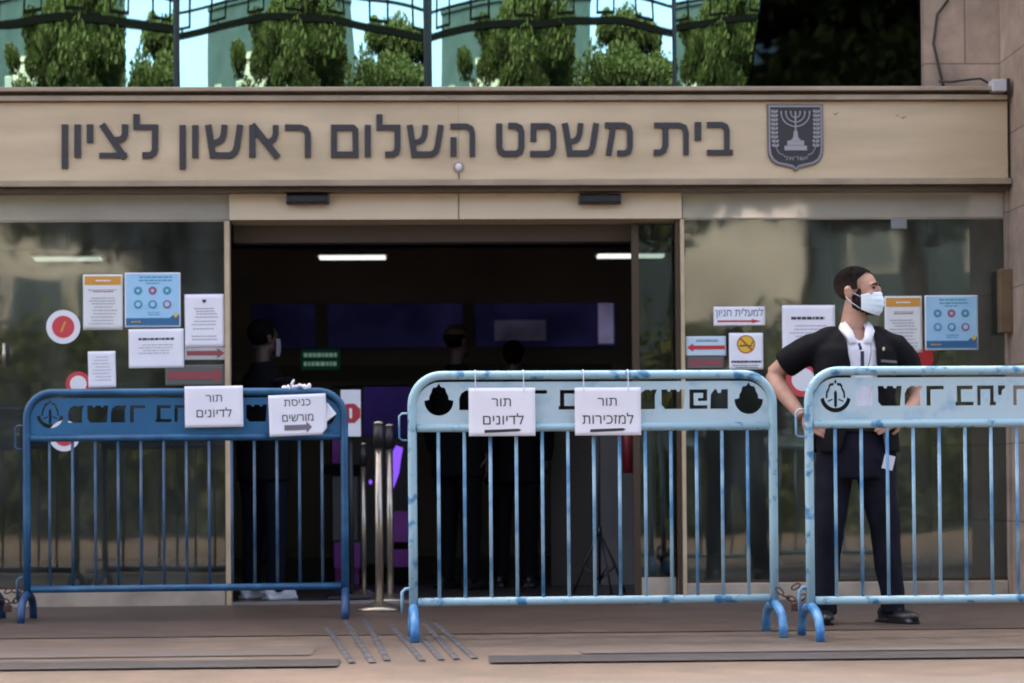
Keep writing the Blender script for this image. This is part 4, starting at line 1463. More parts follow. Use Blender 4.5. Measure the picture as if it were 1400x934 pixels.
P_('no_smoking_sign', 'white sign with a yellow no smoking disc above the middle barrier', 'sign', YG, 996.5, 455.5, 1043.5, 505, None, curl=0.002,
   body=[('ring', M['redbrown'], [('disc', 0.5, 0.31, 0.27)]), ('yellow_disc', M['yellow'], [('disc', 0.5, 0.31, 0.235)]),
         ('cigarette', M['ink'], [('rect', 0.30, 0.33, 0.68, 0.37), ('poly', [(0.64, 0.30), (0.70, 0.22), (0.72, 0.24), (0.67, 0.31)])]),
         ('slash', M['redbrown'], [('poly', [(0.30, 0.15), (0.34, 0.12), (0.70, 0.46), (0.66, 0.49)])]),
         ('text_lines', M['ink'], [('lines', 0.06, 0.96, [0.76], 0.055, 0.03), ('lines', 0.1, 0.9, [0.88, 0.94], 0.02, 0.1)])])
o = P_('sticker', 'small white sticker near the top of the right glass', 'sticker', YG, 1218, 299.5, 1240, 313, None, curl=0.0005, back=mat('dull_sticker', (0.22, 0.235, 0.235), 0.6))


def decal(u, v, rp, white_out, label, Y=YG):
    x, z = at(u, v, Y)
    r_ = rp / 236.0
    t = thing('round_decal', label, 'decal', (x, Y, z), 0, 'round red and white decals on the glass')
    a, b = (M['decal_white'], M['decal_red']) if white_out else (M['decal_red'], M['decal_white'])
    MB().disc((0, 0), r_, -0.001, 0.001, 48).build('disc', a, t)
    MB().disc((0, 0), r_ * 0.66, -0.0022, -0.0012, 40).build('centre', b, t)
    return t


d = decal(86.5, 447, 23, True, 'white decal with a red centre high on the left glass')
MB().ribbon([(-0.012, -0.03), (0.012, 0.03)], 0.012, -0.0032, -0.0024).build('mark', M['orange'], d)
decal(107, 525, 17, False, 'red ringed decal half hidden by the small page over the dark barrier')
d = decal(88, 596, 21, True, 'white decal with a red centre showing below the dark barrier panel')
decal(1098, 519, 24, False, 'red ringed white decal on the right glass beside the guard\'s arm')
o = decal(1262, 490, 15, False, 'dark red round decal beside the guard\'s right shoulder')
o.children[1].data.materials[0] = M['redthing']
o.children[0].data.materials[0] = M['redthing']

# ------------------------------------------------------------------ things in the hall
LGP = 'lit ceiling panels in the hall'
for u0, u1, v, lb in ((437, 527, 354, 'lit white ceiling panel seen through the open doorway'), (817, 907, 352, 'lit white ceiling panel partly behind the slid-back door leaf'),
                      (48, 138, 356, 'lit white ceiling panel seen through the left glass')):
    YL = 6.2
    xa, z = at(u0, v, YL)
    xb, _ = at(u1, v, YL)
    t = thing('ceiling_light', lb, 'light', ((xa + xb) / 2, YL, z), 0, LGP)
    wd = (xb - xa) / 2
    MB().box(-wd, -0.09, 0.0, wd, 0.09, 0.02).build('diffuser', M['lamp'], t)
    MB().box(-wd - 0.02, -0.11, 0.021, wd + 0.02, 0.11, 0.05).build('frame', M['inbeam'], t)
    MB().tube([(0, 0, 0.05), (0, 0, 2.95 - z)], 0.008, 6).build('hanger', M['inbeam'], t)

xa, za = at(411, 478, 4.6)
xb, zb = at(465, 505, 4.6)
t = thing('exit_sign', 'dim green sign with two pale text lines in the dark hall', 'sign', ((xa + xb) / 2, 4.6, zb))
wd, hh = xb - xa, za - zb
MB().box(-wd / 2, 0, 0, wd / 2, 0.04, hh).build('plate', M['exitsign'], t, bevel=0.004)
mb = MB()
for row in (0.18, 0.62):
    x_ = -wd * 0.42
    while x_ < wd * 0.40:
        l_ = wd * random.uniform(0.05, 0.13)
        mb.box(x_, -0.004, hh * row, min(x_ + l_, wd * 0.42), -0.001, hh * (row + 0.2))
        x_ += l_ + wd * 0.03
mb.build('text_lines', M['exittext'], t)

# retractable-belt posts
POSTG = 'steel belt posts by the doorway'
for u, v, Y, h_, rad, base, lb in ((519, 836, None, 1.02, 0.026, True, 'front steel belt post with a wide round base in the doorway'),
                                   (533, 826, 0.15, 1.03, 0.024, True, 'second steel belt post just behind and right of the front one'),
                                   (497, 826, 0.55, 0.93, 0.019, True, 'slim steel belt post left of the two thick ones')):
    if Y is None:
        x, Y = onfloor(u, v)
    else:
        x = at(u, 700, Y)[0]
    t = thing('belt_post', lb, 'post', (x, Y, 0.004), 0, POSTG)
    MB().tube([(0, 0, 0.02), (0, 0, h_ - 0.13)], rad * 0.85, 16).build('pole', M['steel'], t, True)
    MB().tube([(0, 0, h_ - 0.13), (0, 0, h_ - 0.005)], rad * 1.15, 16).build('belt_head', M['black'], t, True)
    MB().tube([(0, 0, h_ - 0.005), (0, 0, h_ + 0.012)], [rad * 1.2, rad], 16).build('cap', M['steel'], t, True)
    MB().rings([(0, 0, 0.0, 0.125, 0.125), (0, 0, 0.016, 0.125, 0.125), (0, 0, 0.03, 0.07, 0.07), (0, 0, 0.05, 0.03, 0.03)], 28).build('base', M['steel'], t, True)

# stop notice on a stand
Yn = 0.5
xa, za = at(470, 534, Yn)
xb, zb = at(498, 598, Yn)
t = thing('notice_stand', 'white stop notice with a red octagon on a dark stand behind the barrier', 'sign', ((xa + xb) / 2 - 0.02, Yn, 0.004), R(4))
MB().box(-(xb - xa) / 2, -0.01, zb, (xb - xa) / 2, 0.02, za).build('board', M['paper'], t, bevel=0.004)
cz_ = (za + zb) / 2 - 0.0
r_ = 0.062
MB().prism([(-0.0 + r_ * math.cos(PI / 8 + PI / 4 * i), cz_ + r_ * math.sin(PI / 8 + PI / 4 * i)) for i in range(8)], -0.0135, -0.0115).build('octagon', M['redink'], t)
MB().box(-0.008, -0.016, cz_ - 0.03, 0.008, -0.0142, cz_ + 0.03).build('hand_mark', M['paper'], t, label='white mark on the red octagon')
MB().tube([(0, 0.03, 0.0), (0, 0.03, zb + 0.1)], 0.016, 10).build('post', M['black'], t, True)
MB().box(-0.15, -0.12, 0.0, 0.15, 0.18, 0.02).build('base', M['black'], t, bevel=0.006)

# baggage scanner lit purple
Ys = 2.3
xa, xb = at(452, 700, Ys)[0], at(562, 700, Ys)[0]
zt = at(500, 528, Ys)[1]
t = thing('baggage_scanner', 'purple baggage scanner glowing in the dark hall behind the steel posts', 'scanner', ((xa + xb) / 2, Ys, 0.004))
wd = (xb - xa) / 2
XC = (xa + xb) / 2
PX = lambda u: at(u, 700, Ys)[0] - XC
PZ = lambda v: at(500, v, Ys)[1]
MB().box(-wd, 0.0, 0.12, wd, 0.9, zt).build('housing', M['black'], t, bevel=0.02)
MB().box(PX(498), -0.02, PZ(598), wd, -0.002, zt - 0.01).build('hood', M['indigo'], t, bevel=0.01)
MB().box(PX(455), -0.02, PZ(634), PX(478), -0.002, PZ(596)).build('side_panel', M['purple'], t, bevel=0.006)
MB().box(PX(457), -0.06, PZ(800), PX(492), -0.002, PZ(742)).build('side_panel', M['purple'], t, bevel=0.006)
MB().box(PX(533), -0.03, PZ(792), wd, -0.002, PZ(700)).build('side_panel', M['purple'], t, bevel=0.006)
MB().box(PX(455), -0.08, PZ(740), PX(490), -0.002, PZ(652)).build('control_box', mat('scanner_grey', (0.10, 0.095, 0.09), 0.5), t, bevel=0.01)
MB().box(PX(440), -0.07, PZ(650), PX(496), -0.003, PZ(636)).build('ledge', M['void'], t)
MB().tube([(PX(547), -0.03, PZ(612)), (PX(541), -0.035, PZ(628)), (PX(538), -0.035, PZ(648)), (PX(535), -0.03, PZ(668))], [0.025, 0.04, 0.04, 0.018], 12, flat=0.3).build('glowing_strip', M['violet'], t, True)
MB().ell((PX(507), -0.03, PZ(660)), (0.012, 0.008, 0.016), None, 10, 8).build('indicator_lamp', M['violet'], t, True)
MB().box(PX(538), -0.045, PZ(752), wd - 0.01, -0.032, PZ(742)).build('handle_slot', M['void'], t)
MB().box(-wd - 0.03, -0.06, 0.0, wd + 0.03, 0.95, 0.118).build('plinth', M['void'], t)

# folded light stand
xt, Yt = at(820, 815, 0.75)[0], 0.75
t = thing('tripod_stand', 'black folded tripod stand inside the right of the doorway', 'tripod', (xt, Yt, 0.004))
apex = at(820, 728, Yt)[1]
MB().tube([(0, 0, 0.06), (0, 0, 1.32)], 0.009, 8).build('pole', M['black'], t, True)
for dx, dy in ((-0.16, 0.02), (0.16, 0.03), (0.06, -0.16)):
    lg = MB().tube([(0, 0, apex), (dx * 0.55, dy * 0.55, apex * 0.52), (dx, dy, 0.006)], 0.008, 6).build('leg', M['black'], t, True)
    MB().tube([(0, 0, 0.085), (dx * 0.62, dy * 0.62, apex * 0.45)], 0.006, 6).build('brace', M['black'], lg, True)
MB().tube([(0, 0, apex - 0.03), (0, 0, apex + 0.03)], 0.017, 10).build('collar', M['black'], t, True)
# red extinguisher beside the door leaf
ex, ez = at(860, 620, 0.55)
t = thing('fire_extinguisher', 'dark red extinguisher hanging by the slid-back door leaf', 'extinguisher', (ex, 0.55, ez - 0.12))
MB().rings([(0, 0, 0, 0.04, 0.04), (0, 0, 0.26, 0.045, 0.045), (0, 0, 0.30, 0.03, 0.03), (0, 0, 0.32, 0.015, 0.015)], 16).build('cylinder', mat('dim_red', (0.14, 0.01, 0.015), 0.4), t, True)
MB().box(-0.02, -0.05, 0.32, 0.02, 0.02, 0.35).build('handle', M['black'], t)


# ------------------------------------------------------------------ people
def hand(mb, wrist, along, palm_n, s=1.0, curl=0.5, thumb_side=1):
    """palm, four unequal bent fingers and a thumb leaving the palm's side; along = wrist to knuckles, palm_n = out of the palm"""
    a = Vector(along).normalized()
    n = Vector(palm_n)
    n = (n - a * n.dot(a)).normalized()
    sd_ = a.cross(n) * thumb_side
    w0 = Vector(wrist)
    rot = Matrix((sd_, n, a)).transposed()
    mb.ell(w0 + a * 0.05 * s, (0.041 * s, 0.016 * s, 0.055 * s), rot, 14, 10)
    for i, (o_, ln) in enumerate(((0.030, 0.070), (0.010, 0.078), (-0.010, 0.072), (-0.029, 0.057))):
        p = w0 + a * 0.085 * s + sd_ * o_ * s
        d = a.copy()
        pts, rs = [p - a * 0.02 * s, p], [0.0095 * s, 0.0095 * s]
        for j, fr in enumerate((0.45, 0.32, 0.23)):
            ang = curl * (0.5 + 0.5 * j) + 0.06 * i
            d = (d * math.cos(ang * 0.55) + n * math.sin(ang * 0.55)).normalized()
            p = p + d * ln * fr * s
            pts.append(p)
            rs.append((0.0092 - 0.0008 * j) * s)
        mb.tube(pts, rs, 8)
    p = w0 + a * 0.030 * s + sd_ * 0.032 * s
    d = (sd_ * 0.75 + a * 0.65 + n * 0.25).normalized()
    q = p + d * 0.036 * s
    d2 = (a * 0.85 + sd_ * 0.25 + n * 0.45).normalized()
    mb.tube([p - d * 0.015 * s, p, q, q + d2 * 0.032 * s], [0.013 * s, 0.0125 * s, 0.0105 * s, 0.0085 * s], 8)


def head(mb, c, rz, s=1.0):
    """head centred at c (between the ears), facing -Y turned by rz"""
    rm = Matrix.Rotation(rz, 3, 'Z')
    c = Vector(c)

    def e(p, r_, tilt=0.0):
        mt_ = rm @ Matrix.Rotation(tilt, 3, 'X')
        mb.ell(c + rm @ (Vector(p) * s), [k * s for k in r_], mt_, 22, 14)
    e((0, 0.018, 0.045), (0.076, 0.096, 0.082))          # cranium
    e((0, -0.038, 0.012), (0.062, 0.058, 0.086))         # face
    e((0, -0.045, -0.062), (0.047, 0.048, 0.046))        # jaw and chin
    e((0.036, -0.02, -0.045), (0.026, 0.05, 0.04))
    e((-0.036, -0.02, -0.045), (0.026, 0.05, 0.04))
    e((0, -0.082, 0.034), (0.050, 0.018, 0.012))         # brow
    e((0, -0.098, 0.0), (0.011, 0.015, 0.030), 0.25)     # nose
    e((0, -0.108, -0.016), (0.016, 0.014, 0.012))
    e((0.036, -0.074, -0.008), (0.022, 0.018, 0.014))    # cheekbones
    e((-0.036, -0.074, -0.008), (0.022, 0.018, 0.014))
    e((0, -0.088, -0.048), (0.022, 0.012, 0.012))        # lips
    for sgn in (-1, 1):
        e((sgn * 0.078, 0.022, -0.004), (0.010, 0.020, 0.032), -0.2)
        e((sgn * 0.080, 0.026, 0.012), (0.011, 0.017, 0.014))


def shell(c, rz, s, parts, keep, voxel, name, m, parent, sm=2, wr=0.0):
    mb = MB()
    rm = Matrix.Rotation(rz, 3, 'Z')
    c = Vector(c)
    for p, r_ in parts:
        mb.ell(c + rm @ (Vector(p) * s), [k * s for k in r_], rm, 26, 18)
    inv = rm.inverted()
    return remeshed(mb, voxel, sm, name, m, parent, wr, 70, cut=lambda q: not keep((inv @ (q - c)) / s))


# --- the guard
GX, GY = at(1172, 855, -2.05)[0], -2.05
guard = thing('person', 'masked guard in black short sleeved jacket, white shirt and navy trousers behind the right barrier', 'person', (GX, GY, 0.004))
HC = Vector((0.022, 0.012, 1.598))
HR = R(62)
HS = 1.02
bd = MB()
head(bd, HC, HR, HS)
bd.tube([(-0.005, 0.03, 1.36), (0.0, 0.025, 1.44), (0.012, 0.022, 1.52), (0.02, 0.02, 1.56)], [0.070, 0.062, 0.058, 0.057], 18)
bd.rings([(0, 0.01, 0.85, 0.15, 0.10), (0, 0.01, 1.0, 0.145, 0.10), (0, 0.01, 1.2, 0.165, 0.105), (0, 0.015, 1.33, 0.165, 0.095), (0, 0.02, 1.41, 0.08, 0.06)], 24)
# image-left arm, hand on the belt front
bd.tube([(-0.20, 0.02, 1.335), (-0.30, 0.09, 1.272), (-0.372, 0.145, 1.212)], [0.056, 0.050, 0.042], 14)
bd.tube([(-0.372, 0.145, 1.212), (-0.352, 0.10, 1.15), (-0.305, 0.03, 1.07), (-0.262, -0.03, 1.0)], [0.042, 0.045, 0.036, 0.026], 14)
hand(bd, (-0.258, -0.036, 0.992), (0.75, -0.45, -0.50), (0.35, 0.9, -0.1), 0.98, 0.55, -1)
# image-right arm
bd.tube([(0.20, 0.02, 1.335), (0.275, 0.05, 1.24), (0.318, 0.07, 1.12)], [0.060, 0.053, 0.046], 14)
bd.tube([(0.318, 0.07, 1.12), (0.312, 0.02, 1.08), (0.262, -0.06, 1.035), (0.205, -0.115, 1.005)], [0.042, 0.043, 0.035, 0.026], 14)
hand(bd, (0.200, -0.12, 1.003), (-0.80, -0.22, -0.42), (-0.30, 0.9, -0.1), 0.98, 0.55, 1)
for pts in ([(-0.09, 0.01, 0.88), (-0.135, 0.01, 0.45), (-0.155, 0.02, 0.07)], [(0.09, 0.01, 0.88), (0.15, 0.01, 0.45), (0.18, 0.02, 0.07)]):
    bd.tube(pts, [0.085, 0.055, 0.038], 14)
remeshed(bd, 0.0048, 3, 'body', M['skin'], guard)

# shirt: a torso just inside the jacket, with a collar
TS = [(0, 0.0, 0.80, 0.166, 0.112), (0, 0.0, 0.95, 0.160, 0.112), (0, 0.0, 1.10, 0.168, 0.116), (0, 0.0, 1.22, 0.182, 0.120), (0, 0.004, 1.32, 0.176, 0.108),
      (0, 0.012, 1.385, 0.125, 0.082), (0, 0.020, 1.425, 0.080, 0.070)]
remeshed(MB().rings(TS, 30), 0.008, 3, 'shirt', M['shirt'], guard, 0.003, 14,
         cut=lambda p: (p.y < -0.01 and p.z > 1.352 + 1.15 * abs(p.x - 0.012)) or p.z > 1.425 or p.z < 0.935)
cl = MB()
n = 34
vs, fs = [], []
for i in range(n + 1):
    a = R(-90 + 42) + (2 * PI - R(84)) * i / n
    op = max(0, math.cos(a + PI / 2)) ** 3                     # towards the front opening
    for rr, zz in ((0.0625, 1.455 - 0.034 * op), (0.069 + 0.006 * op, 1.440 - 0.036 * op), (0.075 + 0.012 * op, 1.422 - 0.058 * op)):
        vs.append((0.002 + rr * math.cos(a), 0.022 + rr * 1.0 * math.sin(a), zz))
for i in range(n):
    for k in range(2):
        p = i * 3 + k
        fs.append((p, p + 3, p + 4, p + 1))
o = MB().add(vs, fs).build('collar', M['shirt'], guard, True)
s_ = o.modifiers.new('solid', 'SOLIDIFY')
s_.thickness = 0.005
cf = MB()
for s_g in (-1, 1):
    fl = [(0.010 + s_g * 0.056, -0.012, 1.462), (0.010 + s_g * 0.030, -0.062, 1.412), (0.010 + s_g * 0.016, -0.098, 1.352), (0.010 + s_g * 0.050, -0.106, 1.348), (0.010 + s_g * 0.078, -0.062, 1.408), (0.010 + s_g * 0.078, -0.010, 1.438)]
    k = len(cf.v)
    cf.add(fl, [(0, 1, 4, 5), (1, 2, 3, 4)])
o = cf.build('collar_wing', M['shirt'], guard, True)
s_ = o.modifiers.new('solid', 'SOLIDIFY')
s_.thickness = 0.003
# jacket with an open front
jk = MB()
JS = [(0, 0.002, 0.815, 0.215, 0.150), (0, 0.0, 0.90, 0.205, 0.146), (0, 0.0, 1.0, 0.192, 0.138), (0, 0.0, 1.10, 0.193, 0.138), (0, 0.0, 1.22, 0.206, 0.142), (0, 0.005, 1.32, 0.205, 0.128),
      (0, 0.014, 1.385, 0.150, 0.098), (0, 0.025, 1.425, 0.094, 0.083), (0, 0.03, 1.445, 0.075, 0.072)]
jk.rings(JS, 32)
for s_g in (-1, 1):
    jk.tube([(s_g * 0.05, 0.028, 1.405), (s_g * 0.12, 0.026, 1.375), (s_g * 0.19, 0.024, 1.335)], [0.058, 0.064, 0.066], 16)
jk.tube([(-0.14, 0.015, 1.345), (-0.20, 0.022, 1.335), (-0.27, 0.07, 1.290), (-0.325, 0.108, 1.25)], [0.070, 0.072, 0.072, 0.070], 18)
jk.tube([(0.14, 0.015, 1.345), (0.20, 0.022, 1.335), (0.262, 0.045, 1.26), (0.300, 0.062, 1.175)], [0.070, 0.072, 0.071, 0.069], 18)


def jcut(p):
    if p.z < 0.828 and abs(p.x) < 0.25:
        return True
    if p.y < 0.0 and abs(p.x + 0.002) < 0.30:
        z = p.z
        lo_x, hi_x = (-0.046 - 0.012 * (z - 1.2) / 0.2, 0.088 - 0.005 * (z - 1.2) / 0.2)
        if z < 1.0:
            k = (1.0 - z) / 0.18
            lo_x, hi_x = -0.046 - 0.055 * k, 0.088 + 0.05 * k
        if z > 1.36:
            lo_x -= 0.02 * (z - 1.36) / 0.06
        if lo_x < p.x < hi_x:
            return True
    if p.z > 1.438:
        return True
    d = Vector((-0.325, 0.108, 1.25)) - Vector((-0.27, 0.07, 1.290))
    if (p - Vector((-0.318, 0.103, 1.255))).dot(d) > 0 and p.x < -0.2:
        return True
    d = Vector((0.300, 0.062, 1.175)) - Vector((0.262, 0.045, 1.26))
    if (p - Vector((0.297, 0.06, 1.185))).dot(d) > 0 and p.x > 0.22 and p.z > 1.0:
        return True
    return False


remeshed(jk, 0.010, 4, 'jacket', M['jacket'], guard, 0.010, 7, cut=jcut, solid=0.006)
MB().box(-0.040, -0.004, -0.006, 0.040, 0.004, 0.006).map(lambda p: Vector((p.x + 0.142, p.y - 0.122 + 0.30 * p.x, p.z + 1.258 - 0.06 * p.x))).build('name_tag', mat('tag_grey', (0.13, 0.12, 0.115), 0.6), guard)
MB().ell((0.118, -0.118, 1.318), (0.006, 0.005, 0.010), None, 8, 6).build('lapel_pin', mat('pin', (0.55, 0.5, 0.35), 0.4), guard)
# radio lead on the shirt
MB().tube([(0.000, -0.112, 1.345), (0.004, -0.121, 1.33), (0.006, -0.126, 1.315)], 0.007, 8).build('microphone_clip', M['navy'], guard, True)
MB().box(-0.008, -0.004, -0.045, 0.008, 0.004, 0.045).map(lambda p: Vector((p.x + 0.012, p.y - 0.130, p.z + 1.262))).build('microphone_lead', M['navy'], guard)
MB().tube([(0.06, -0.10, 1.35), (0.056, -0.124, 1.30), (0.045, -0.130, 1.25), (0.03, -0.132, 1.21)], 0.0018, 6).build('earphone_wire', M['cable'], guard, True)
# trousers
tr = MB()
tr.rings([(0.0, 0.005, 0.70, 0.17, 0.12), (0.0, 0.005, 0.80, 0.183, 0.128), (0.0, 0.005, 0.93, 0.172, 0.121), (0, 0.005, 0.97, 0.168, 0.118)], 28)
tr.tube([(-0.092, 0.008, 0.82), (-0.112, 0.008, 0.66), (-0.134, 0.004, 0.46), (-0.147, 0.018, 0.25), (-0.153, 0.022, 0.045)], [0.100, 0.092, 0.073, 0.063, 0.058], 18)
tr.tube([(0.092, 0.008, 0.82), (0.112, 0.008, 0.66), (0.142, 0.004, 0.46), (0.164, 0.018, 0.25), (0.178, 0.022, 0.045)], [0.100, 0.092, 0.073, 0.063, 0.058], 18)
remeshed(tr, 0.010, 3, 'trousers', M['trousers'], guard, 0.011, 8)
MB().rings([(0, 0.005, 0.925, 0.181, 0.130), (0, 0.005, 0.96, 0.178, 0.128)], 30).build('belt', M['shoe'], guard, True)
for x, rz in ((-0.153, R(-8)), (0.185, R(32))):
    sh = MB()
    sh.ell((0, -0.055, 0.034), (0.042, 0.105, 0.034))
    sh.ell((0, 0.05, 0.045), (0.037, 0.06, 0.045))
    sh.ell((0, 0.02, 0.07), (0.034, 0.06, 0.05))
    sh.box(-0.036, -0.14, 0.0, 0.036, 0.10, 0.016)
    mt_ = Matrix.Rotation(rz, 3, 'Z')
    sh.map(lambda p: mt_ @ p + Vector((x, 0.012, 0)))
    remeshed(sh, 0.006, 2, 'shoe', M['shoe'], guard)
# id card hung from the belt
cdm = MB().box(-0.026, -0.002, -0.034, 0.026, 0.002, 0.034)
mt_ = Matrix.Rotation(R(14), 3, 'Y')
cdm.map(lambda p: mt_ @ p + Vector((0.125, -0.165, 0.775))).build('id_card', mat('id_card', (0.62, 0.60, 0.68), 0.5), guard)
MB().tube([(0.105, -0.135, 0.94), (0.112, -0.155, 0.86), (0.118, -0.165, 0.81)], 0.003, 6).build('card_strap', M['navy'], guard, True)
# hair, beard, mask, eyes
SK = [((0, 0.018, 0.045), (0.0790, 0.0990, 0.0855)), ((0, -0.030, 0.040), (0.0645, 0.059, 0.074))]


def hairline(q):
    # local head space: -y is the face
    if q.z < -0.055:
        return False
    if q.y < -0.055:
        return q.z > 0.096 + 0.25 * max(0, -q.y - 0.085)
    if q.y < -0.02:
        return q.z > 0.055 + (-q.y - 0.02) * 1.15
    if q.y < 0.012:
        return q.z > 0.012
    if q.y < 0.045:
        return q.z > 0.030 - 0.3 * (q.y - 0.012) if abs(q.x) > 0.05 else True
    return q.z > -0.045


shell(HC, HR, HS, SK, hairline, 0.0032, 'hair', M['hair'], guard, 2, 0.0016)
FB = [((0, -0.038, 0.010), (0.066, 0.062, 0.088)), ((0, -0.045, -0.062), (0.052, 0.053, 0.051)), ((0.036, -0.02, -0.045), (0.031, 0.054, 0.045)), ((-0.036, -0.02, -0.045), (0.031, 0.054, 0.045))]


def beardline(q):
    if q.y > 0.012 or q.z > 0.02:
        return False
    if q.y > -0.045:
        return q.z < 0.015 and q.z > -0.098 and (q.z < -0.03 or q.y > -0.035)
    return q.z < -0.035 and q.z > -0.108


shell(HC, HR, HS, FB, beardline, 0.0032, 'beard', M['beard'], guard, 2, 0.0014)
rm = Matrix.Rotation(HR, 3, 'Z')
mk = MB()
vs, fs = [], []
nu, nv = 36, 24
for i in range(nu + 1):
    for j in range(nv + 1):
        a = R(-76 + 152 * i / nu)
        t_ = j / nv
        ca = math.cos(a)
        ztop = 0.000 - 0.020 * (1 - ca)
        zbot = -0.112 + 0.040 * (1 - ca) ** 1.2
        z = ztop + (zbot - ztop) * t_
        prof = math.sin(PI * min(1, 0.18 + 0.74 * t_)) ** 0.7
        rx = 0.070 - 0.006 * t_
        ry = 0.082 + 0.040 * prof * (0.4 + 0.6 * ca ** 2)
        pl = 0.0016 * math.sin(t_ * PI * 2 * 4) * (ca > 0.35)
        p = Vector((rx * math.sin(a) * (1.0 + 0.05 * prof), -0.005 - (ry + pl) * ca ** 0.8 if ca > 0 else -0.005, z))
        vs.append(HC + rm @ (p * HS))
for i in range(nu):
    for j in range(nv):
        p = i * (nv + 1) + j
        fs.append((p, p + nv + 1, p + nv + 2, p + 1))
mk.add(vs, fs)
o = mk.build('face_mask', M['mask'], guard, True)
s_ = o.modifiers.new('solid', 'SOLIDIFY')
s_.thickness = 0.003
lp = MB()
for sgn in (-1, 1):
    for z0, z1 in ((-0.022, 0.022), (-0.078, -0.022)):
        lp.tube([HC + rm @ (Vector(p) * HS) for p in ((sgn * 0.067, -0.030, z0), (sgn * 0.077, 0.008, (z0 + z1) / 2), (sgn * 0.084, 0.034, z1))], 0.0022, 6)
lp.build('ear_loop', M['mask'], guard, True)
for sgn in (-1, 1):
    MB().ell(HC + rm @ (Vector((sgn * 0.030, -0.0875, 0.019)) * HS), (0.013, 0.007, 0.007), rm, 14, 10).build('eye', M['eye'], guard, True)
    pts = [HC + rm @ (Vector((sgn * x, y, z)) * HS) for x, y, z in ((0.012, -0.099, 0.033), (0.028, -0.098, 0.039), (0.048, -0.084, 0.034))]
    MB().tube(pts, [0.0045, 0.0055, 0.0035], 8).build('eyebrow', M['beard'], guard, True)


# --- people in the dark hall
def bystander(x, y, rz, h, label, coat, legs, shoes, hairm, bald=False, masked=False, arm_out=False):
    k = h / 1.75
    t = thing('person', label, 'person', (x, y, 0.006), rz)
    hc = Vector((0, 0.0, 1.63))
    b = MB()
    head(b, hc, 0.0)
    b.tube([(0, 0.03, 1.38), (0, 0.02, 1.50), (0, 0.012, 1.58)], [0.064, 0.056, 0.055], 14)
    b.rings([(0, 0.01, 0.86, 0.15, 0.10), (0, 0.01, 1.2, 0.165, 0.105), (0, 0.015, 1.36, 0.16, 0.09), (0, 0.02, 1.43, 0.07, 0.055)], 20)
    arms = []
    for s in (-1, 1):
        if arm_out and s == -1:
            pts = [(s * 0.19, 0.02, 1.38), (s * 0.24, -0.02, 1.13), (s * 0.20, -0.26, 1.10)]
            al, pn = (0.05, -1, 0.0), (0, 0, -1)
        elif arm_out:
            pts = [(s * 0.19, 0.02, 1.38), (s * 0.25, 0.03, 1.12), (s * 0.17, -0.20, 1.02)]
            al, pn = (-0.3, -1, -0.1), (0, 0, -1)
        else:
            pts = [(s * 0.19, 0.02, 1.38), (s * 0.235, 0.03, 1.12), (s * 0.225, -0.03, 0.88)]
            al, pn = (0, -0.1, -1), (-s, 0, 0)
        arms.append(pts)
        b.tube(pts, [0.052, 0.043, 0.028], 12)
        hand(b, pts[2], al, pn, 0.95, 0.5, 1 if s == 1 else -1)
        b.tube([(s * 0.09, 0.01, 0.88), (s * 0.10, 0.0, 0.46), (s * 0.105, 0.02, 0.07)], [0.085, 0.055, 0.038], 12)
    remeshed(b, 0.007, 2, 'body', M['skin_shaded'], t)
    j = MB()
    j.rings([(0, 0.005, 0.74, 0.20, 0.145), (0, 0.005, 0.9, 0.197, 0.142), (0, 0.005, 1.1, 0.195, 0.138), (0, 0.01, 1.28, 0.21, 0.135), (0, 0.014, 1.39, 0.16, 0.10), (0, 0.02, 1.45, 0.085, 0.078), (0, 0.022, 1.49, 0.076, 0.072)], 26)
    for pts in arms:
        a, m1, c = [Vector(p) for p in pts]
        j.tube([a + Vector((0, 0, -0.005)), m1, m1.lerp(c, 0.9)], [0.076, 0.062, 0.046], 14)
    remeshed(j, 0.012, 3, 'jacket', coat, t, 0.007, 7)
    q = MB()
    q.rings([(0, 0.005, 0.74, 0.172, 0.12), (0, 0.005, 0.95, 0.165, 0.115)], 22)
    for s in (-1, 1):
        q.tube([(s * 0.09, 0.008, 0.82), (s * 0.098, 0.0, 0.46), (s * 0.105, 0.018, 0.05)], [0.096, 0.07, 0.058], 14)
    remeshed(q, 0.012, 2, 'trousers', legs, t, 0.006, 9)
    for s in (-1, 1):
        sh = MB()
        sh.ell((s * 0.108, -0.05, 0.036), (0.043, 0.115, 0.036))
        sh.ell((s * 0.108, 0.04, 0.048), (0.038, 0.07, 0.048))
        sh.box(s * 0.108 - 0.038, -0.145, 0, s * 0.108 + 0.038, 0.10, 0.02)
        remeshed(sh, 0.008, 2, 'shoe', shoes, t)
    if bald:
        shell(hc, 0, 1.0, SK, lambda p: p.z < 0.055 and p.z > -0.05 and p.y > 0.02, 0.006, 'hair', hairm, t)
    else:
        shell(hc, 0, 1.03, SK, lambda p: (p.y > -0.02 and p.z > -0.06 - 0.1 * (p.y > 0.03)) or p.z > 0.09, 0.006, 'hair', hairm, t)
    if masked:
        vs, fs = [], []
        for i in range(17):
            for jj in range(9):
                a = R(-75 + 150 * i / 16)
                tt = jj / 8
                vs.append(hc + Vector((0.072 * math.sin(a), -0.012 - (0.098 + 0.022 * math.sin(PI * (0.2 + 0.7 * tt))) * math.cos(a), 0.006 - 0.110 * tt)))
        for i in range(16):
            for jj in range(8):
                p = i * 9 + jj
                fs.append((p, p + 9, p + 10, p + 1))
        MB().add(vs, fs).build('face_mask', M['mask_shaded'], t, True)
    t.scale = (k, k, k)
    return t


